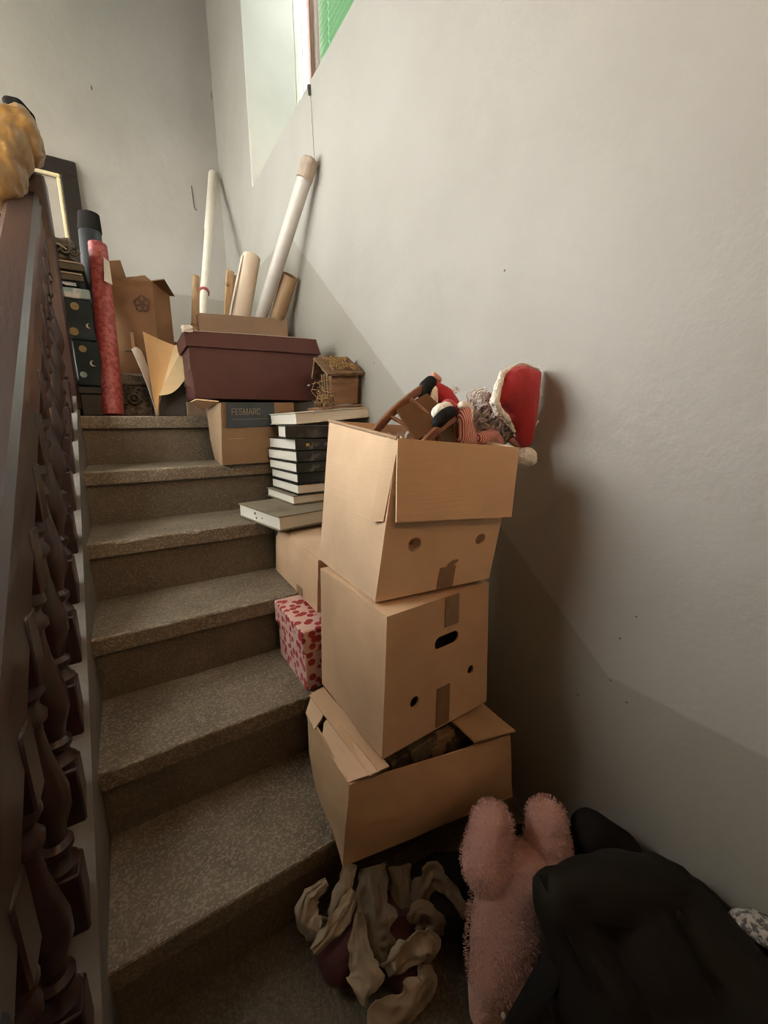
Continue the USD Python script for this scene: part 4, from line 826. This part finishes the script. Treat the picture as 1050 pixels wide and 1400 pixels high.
yj = thing('yellow_jacket', 'yellow nylon jacket with black trim hung over the end of the handrail', 'jacket', (-1.12, -.05, .66))
jm = blob([[((-1.125, -.06, .775), .050), ((-1.150, -.07, .70), .062), ((-1.185, -.09, .62), .062)], [((-1.125, -.06, .775), .050), ((-1.092, -.06, .795), .032), ((-1.086, -.055, .735), .026)], [((-1.16, -.06, .76), .055), ((-1.24, -.08, .70), .07), ((-1.26, -.1, .60), .07)], [((-1.092, -.06, .795), .030), ((-1.098, -.05, .825), .020)]], .008, 6)
def ridged(t, amp, scale, seed=0):
    t = trimesh.Trimesh(t.vertices, t.faces, process=True); q = t.vertices * scale + 5.3
    r = 1 - np.abs(2 * meshkit.noise(q + .4 * meshkit.fbm(q * .7, 2, seed + 3)[:, None], seed) - 1)
    t.vertices = t.vertices + t.vertex_normals * (amp * (2 * r - 1))[:, None]; return t
jm = ridged(ridged(displace(jm, .008, 12, 5), .0065, A3(24, 24, 17), 3), .0032, A3(70, 50, 45), 9)
part(yj, 'jacket_body', jm, M['yellow'], smooth=True)
part(yj, 'hood_trim', blob([[((-1.116, -.045, .852), .015), ((-1.098, -.045, .850), .0185), ((-1.076, -.045, .832), .014), ((-1.070, -.045, .812), .008)]], .005), M['black'], smooth=True)

# ------------------------------------------------------------------ pile on the lower landing
def strip(label, name, cat, pts, w, amp, seed, material, group=None, fold=(0, 0, 1)):
    """a long crumpled sheet following a path"""
    p = np.asarray(pts, float); s = np.linspace(0, 1, len(p)); ws = np.broadcast_to(w, (len(p),))
    def fn(u, v):
        c = np.stack([np.interp(v, s, p[:, k]) for k in range(3)], -1); wid = np.interp(v, s, ws)
        d = np.stack([np.interp(np.clip(v + .05, 0, 1), s, p[:, k]) - np.interp(np.clip(v - .05, 0, 1), s, p[:, k]) for k in range(3)], -1); d /= np.linalg.norm(d, axis=-1, keepdims=True)
        side = np.cross(d, A3(*fold)); side /= np.linalg.norm(side, axis=-1, keepdims=True) + 1e-9; n = np.cross(side, d)
        L_ = np.linalg.norm(np.diff(p, axis=0), axis=1).sum()
        q = np.stack([u * 2.6 + .6 * v, v * L_ * 26, np.full_like(u, seed * 2.3)], -1)
        rg = lambda k: 1 - np.abs(2 * meshkit.noise(q, seed + k) - 1) + .45 * (1 - np.abs(2 * meshkit.noise(q * 2.4, seed + k + 3) - 1)) - .72
        e = (.55 + .45 * np.sin(np.pi * np.clip(v, .02, .98)))
        edge_ = np.sign(u - .5) * np.abs(2 * u - 1) ** 3 * wid * .22 * (meshkit.fbm(np.stack([v * L_ * 60 + 9 * (u > .5), u * 0 + seed, u * 0], -1), 3, seed + 5) - .5) * 2
        curl_ = np.cos(2 * np.pi * (u - .5)) * .35
        return c + side * ((u - .5) * wid + edge_)[..., None] + n * (amp * e * (1.6 * rg(0) + curl_))[..., None] + side * (amp * .35 * e * rg(7))[..., None]
    T = thing(name, label, cat, p[-1], group)
    part(T, 'sheet_face', sheet(fn, 26, 34, .0015), material, smooth=60)
    return T
GP = 'crumpled packing papers on the lower landing'
VW = (-.519, -.828, .212)
strip('crumpled bright cream paper scrap hanging just under the corner of the bottom carton', 'packing_paper', 'paper', [(-0.6827, -1.1925, -0.8501), (-0.6972, -1.2014, -0.8731), (-0.7172, -1.2066, -0.8952), (-0.7348, -1.2075, -0.9184)], [0.0182, 0.0312, 0.0286, 0.0078], 0.006, 1, M['crump'], GP, VW)
strip('curled cup of cream packing paper at the far left of the heap', 'packing_paper', 'paper', [(-0.7272, -1.1779, -0.8784), (-0.7612, -1.1772, -0.8883), (-0.773, -1.189, -0.9162), (-0.7566, -1.2095, -0.9325), (-0.7344, -1.2157, -0.9257)], [0.0156, 0.0338, 0.052, 0.0494, 0.026], 0.01, 2, M['crump'], GP, VW)
strip('narrow twisted cream paper strip reaching down left to the floor', 'packing_paper', 'paper', [(-0.6894, -1.2154, -0.8851), (-0.7213, -1.2296, -0.9008), (-0.7519, -1.2324, -0.9159), (-0.7796, -1.2309, -0.9309)], [0.0208, 0.0312, 0.0286, 0.0182], 0.007, 3, M['crump'], GP, VW)
strip('broad brown packing paper hanging down the middle of the heap', 'packing_paper', 'paper', [(-0.6528, -1.2131, -0.8571), (-0.6647, -1.2487, -0.8842), (-0.6747, -1.28, -0.9126), (-0.6845, -1.3053, -0.9411)], [0.0494, 0.0676, 0.0702, 0.0442], 0.01, 4, M['crump2'], GP, VW)
strip('brown packing paper hanging behind, right of the broad middle sheet', 'packing_paper', 'paper', [(-0.6018, -1.2347, -0.8639), (-0.6089, -1.2575, -0.8995), (-0.6176, -1.2846, -0.9324), (-0.6257, -1.2962, -0.9503)], [0.039, 0.0494, 0.0442, 0.0286], 0.01, 5, M['crump2'], GP, VW)
strip('pointed cream packing paper hanging lowest in the heap, with a kite-shaped end', 'packing_paper', 'paper', [(-0.6995, -1.2511, -0.8841), (-0.711, -1.2814, -0.9126), (-0.7174, -1.3073, -0.9353), (-0.7311, -1.3234, -0.9609)], [0.013, 0.039, 0.0598, 0.0078], 0.007, 6, M['crump'], GP, VW)
strip('folded cream packing paper ball at the right of the heap', 'packing_paper', 'paper', [(-0.6831, -1.3171, -0.9366), (-0.6596, -1.3266, -0.9161), (-0.6318, -1.3385, -0.8945), (-0.6128, -1.3466, -0.9033), (-0.6176, -1.3455, -0.9341)], [0.0286, 0.0442, 0.0468, 0.039, 0.0208], 0.012, 7, M['crump'], GP, VW)
strip('wide cream packing paper curling at the bottom edge of the photograph', 'packing_paper', 'paper', [(-0.6253, -1.3512, -0.9285), (-0.6363, -1.3657, -0.941), (-0.6672, -1.3672, -0.952), (-0.7087, -1.3615, -0.9604), (-0.7276, -1.3699, -0.9687)], [0.0234, 0.039, 0.065, 0.0728, 0.065], 0.009, 8, M['crump'], GP, VW)
strip('dark olive folded paper arched beside the pink toy', 'packing_paper', 'paper', [(-0.6017, -1.2991, -0.9265), (-0.5826, -1.2861, -0.8762), (-0.5599, -1.2872, -0.8485), (-0.544, -1.3151, -0.8709), (-0.5285, -1.3502, -0.8995)], [0.026, 0.0416, 0.039, 0.0338, 0.0234], 0.008, 9, M['crump2'], GP, VW)
strip('small rounded brown paper wad between the folded ball and the olive paper', 'packing_paper', 'paper', [(-0.6155, -1.304, -0.9085), (-0.6024, -1.3122, -0.8847), (-0.5885, -1.3242, -0.8976), (-0.5868, -1.3273, -0.9292)], [0.0312, 0.0494, 0.0494, 0.0286], 0.01, 10, M['crump2'], GP, VW)
wc = thing('wine_cloth', 'dark wine red cloth under the crumpled papers', 'cloth', (-.68, -1.27, -1.019))
part(wc, 'cloth_fold', displace(blob([[((-.735, -1.24, -.965), .035), ((-.665, -1.25, -.945), .042), ((-.60, -1.275, -.945), .042)], [((-.665, -1.25, -.945), .042), ((-.645, -1.32, -.965), .034)], [((-.735, -1.24, -.965), .035), ((-.73, -1.22, -.99), .03)]], .012), .014, 18, 3), M['winecloth'], smooth=True)
dk = thing('dark_garment', 'black garment slumped behind the pink toy, in front of the bottom carton', 'garment', (-.45, -1.30, -1.019))
part(dk, 'cloth_fold', displace(blob([[((-.56, -1.27, -.95), .06), ((-.44, -1.315, -.93), .06), ((-.34, -1.345, -.93), .07), ((-.30, -1.40, -.94), .065)], [((-.5, -1.35, -.97), .045), ((-.40, -1.42, -.97), .045)]], .015), .02, 11, 6), M['black'], smooth=True)
pk = thing('pink_plush_toy', 'pale pink fluffy plush toy slumped head down on the dark clothes', 'plush toy', (-.5, -1.42, -1.019))
part(pk, 'body', displace(blob([[((-.475, -1.392, -.815), .058), ((-.500, -1.41, -.865), .060), ((-.535, -1.425, -.915), .044), ((-.572, -1.436, -.955), .024)], [((-.475, -1.392, -.815), .055), ((-.42, -1.408, -.835), .055)], [((-.535, -1.425, -.915), .042), ((-.51, -1.44, -.97), .04)]], .009, 10), .008, 22, 3), M['pink'], smooth=True)
part(pk, 'leg', displace(blob([[((-.482, -1.352, -.728), .036), ((-.508, -1.368, -.775), .042), ((-.487, -1.39, -.82), .045)]], .008, 8), .006, 26, 4), M['pink'], smooth=True)
part(pk, 'leg', displace(blob([[((-.370, -1.384, -.755), .036), ((-.385, -1.402, -.80), .040), ((-.425, -1.408, -.84), .045)]], .008, 8), .006, 26, 5), M['pink'], smooth=True)
part(pk, 'button', trimesh.creation.icosphere(2, .004).apply_translation((-.572, -1.472, -.905)), M['lining'])
def fuzz(parent, chains, n, seed):
    rng = np.random.default_rng(seed); pts = []; 
    for c, r in chains:
        for _ in range(n):
            d = nrm(rng.normal(size=3)); p = A3(*c) + d * (r - .002); e = nrm(d + rng.normal(size=3) * .55)
            pts += [p, p + d * .003, p + d * .003 + e * .004]
    cu = UsdGeom.BasisCurves.Define(stage, parent + '/fluff'); b = BASE[parent]; P = np.array(pts) - b
    cu.CreatePointsAttr(Vt.Vec3fArray.FromNumpy(P.astype(np.float32))); cu.CreateCurveVertexCountsAttr(Vt.IntArray([3] * (len(pts) // 3))); cu.CreateTypeAttr('linear'); cu.CreateWidthsAttr(Vt.FloatArray([.0007])); cu.SetWidthsInterpolation('constant')
    UsdShade.MaterialBindingAPI.Apply(cu.GetPrim()).Bind(UsdShade.Material.Get(stage, M['pink'])); cu.GetPrim().SetCustomDataByKey('kind', 'stuff')
fuzz(pk, [((-.482, -1.352, -.728), .037), ((-.495, -1.36, -.752), .041), ((-.508, -1.368, -.775), .044), ((-.495, -1.379, -.80), .046), ((-.370, -1.384, -.755), .037), ((-.378, -1.393, -.778), .040), ((-.385, -1.402, -.80), .042), ((-.475, -1.392, -.815), .060), ((-.49, -1.40, -.84), .061), ((-.505, -1.41, -.865), .062), ((-.525, -1.418, -.89), .055), ((-.537, -1.425, -.915), .046), ((-.44, -1.40, -.825), .057), ((-.42, -1.408, -.835), .057)], 900, 7)

bgx = thing('black_bag', 'large dark olive black nylon bag slumped on the floor at the wall', 'bag', (-.35, -1.58, -1.019))
bm = blob([[((-.285, -1.60, -.87), .06), ((-.262, -1.65, -.865), .055), ((-.262, -1.70, -.88), .055)], [((-.262, -1.65, -.865), .055), ((-.285, -1.66, -.95), .07)], [((-.46, -1.60, -.94), .07), ((-.36, -1.62, -.95), .07), ((-.285, -1.66, -.95), .07)], [((-0.5255, -1.5024, -0.6737), .030), ((-0.4194, -1.5339, -0.7232), .055), ((-0.3158, -1.5519, -0.7682), .055), ((-0.2484, -1.5789, -0.8312), .045)], [((-0.5255, -1.5024, -0.6737), .030), ((-0.5093, -1.5609, -0.7772), .06), ((-0.4823, -1.5969, -0.8582), .065)], [((-0.4194, -1.5519, -0.7682), .08), ((-0.4194, -1.6329, -0.8492), .075)], [((-0.3204, -1.5789, -0.8042), .08), ((-0.2933, -1.6869, -0.8492), .075)], [((-0.5093, -1.5609, -0.7952), .06), ((-0.4194, -1.6329, -0.8492), .075), ((-0.2933, -1.6869, -0.8492), .07)], [((-0.2484, -1.5789, -0.8312), .045), ((-0.2439, -1.6869, -0.8402), .055)]], .016, 8)
part(bgx, 'bag_body', displace(displace(bm, .016, 9, 4), .005, 30, 5), M['olive'], smooth=True)
part(bgx, 'top_fold', sheet(bilin((-0.5454, -1.4907, -0.6332), (-0.3384, -1.5294, -0.7187), (-0.3564, -1.5969, -0.7232), (-0.5454, -1.5789, -0.7142), (0, 0, -.02)), 20, 14, .003), M['olive'], smooth=60)
part(bgx, 'strap', tube([(-0.5498, -1.5294, -0.7232), (-0.5769, -1.5249, -0.7637), (-0.6083, -1.5204, -0.8087), (-0.6353, -1.5159, -0.8672), (-.61, -1.50, -1.008)], .016, 10, ell=.4), M['black'], smooth=40)
hb = thing('black_hat', 'round black felt hat between the pink toy and the wall', 'hat', (-.20, -1.43, -1.019))
part(hb, 'crown', displace(blob([[((-0.3068, -1.4367, -0.7772), .04), ((-0.2709, -1.4709, -0.8177), .045), ((-0.2501, -1.4979, -0.8672), .04)]], .012), .004, 20, 1), M['black'], smooth=True)
part(hb, 'brim', displace(blob([[((-0.3024, -1.4349, -0.8852), .03), ((-0.2439, -1.4889, -0.8897), .03)]], .012), .004, 20, 2), M['black'], smooth=True)
gk = thing('grey_cloth', 'scrap of speckled grey knitted cloth on the black bag by the wall', 'cloth', (-.14, -1.64, -.90))
part(gk, 'cloth_fold', displace(blob([[((-0.2458, -1.6412, -0.7741), .020), ((-0.2371, -1.6673, -0.7654), .022), ((-0.2414, -1.6977, -0.7698), .02)]], .006), .006, 60, 3), M['greyknit'], smooth=True)

# ------------------------------------------------------------------ small marks on the walls
wm = thing('wall_hook', 'bent wire hook fixed to the back wall', 'hook', (-.376, 1.546, 1.42))
part(wm, 'wire', tube([(-.3796, 1.544, 1.5167), (-.3778, 1.542, 1.4545), (-.376, 1.542, 1.3922), (-.3725, 1.538, 1.380), (-.362, 1.540, 1.376)], .0025, 6), M['metal'])
for nm, pts in (('wall_back', [(-.8756, 1.8838, .0107, .027), (-.2055, 2.077, .007, .045), (-.595, 1.348, .0053, .0053)]), ('wall_right', [(-1.412, -.3805, .0036, .0036), (-1.389, -.4356, .0044, .0036), (-1.381, -.530, .0062, .0027), (-1.319, -.601, .0053, .0036), (-1.4156, -.5574, .0053, .0044), (-1.051, .298, .0044, .0053), (-.482, .173, .0044, .0053), (-.176, .263, .0044, .0053)])):
    for i, (a, z_, w_, h_) in enumerate(pts):
        m = trimesh.creation.icosphere(2, 1.0)
        if nm == 'wall_back': m.vertices = m.vertices * A3(w_ * .42, .0012, h_ * .5) + A3(a, YB, z_)
        else: m.vertices = m.vertices * A3(.0012, w_ * .5, h_ * .5) + A3(XW, a, z_)
        part('/World/' + nm, 'plaster_chip', m, M['chip'])
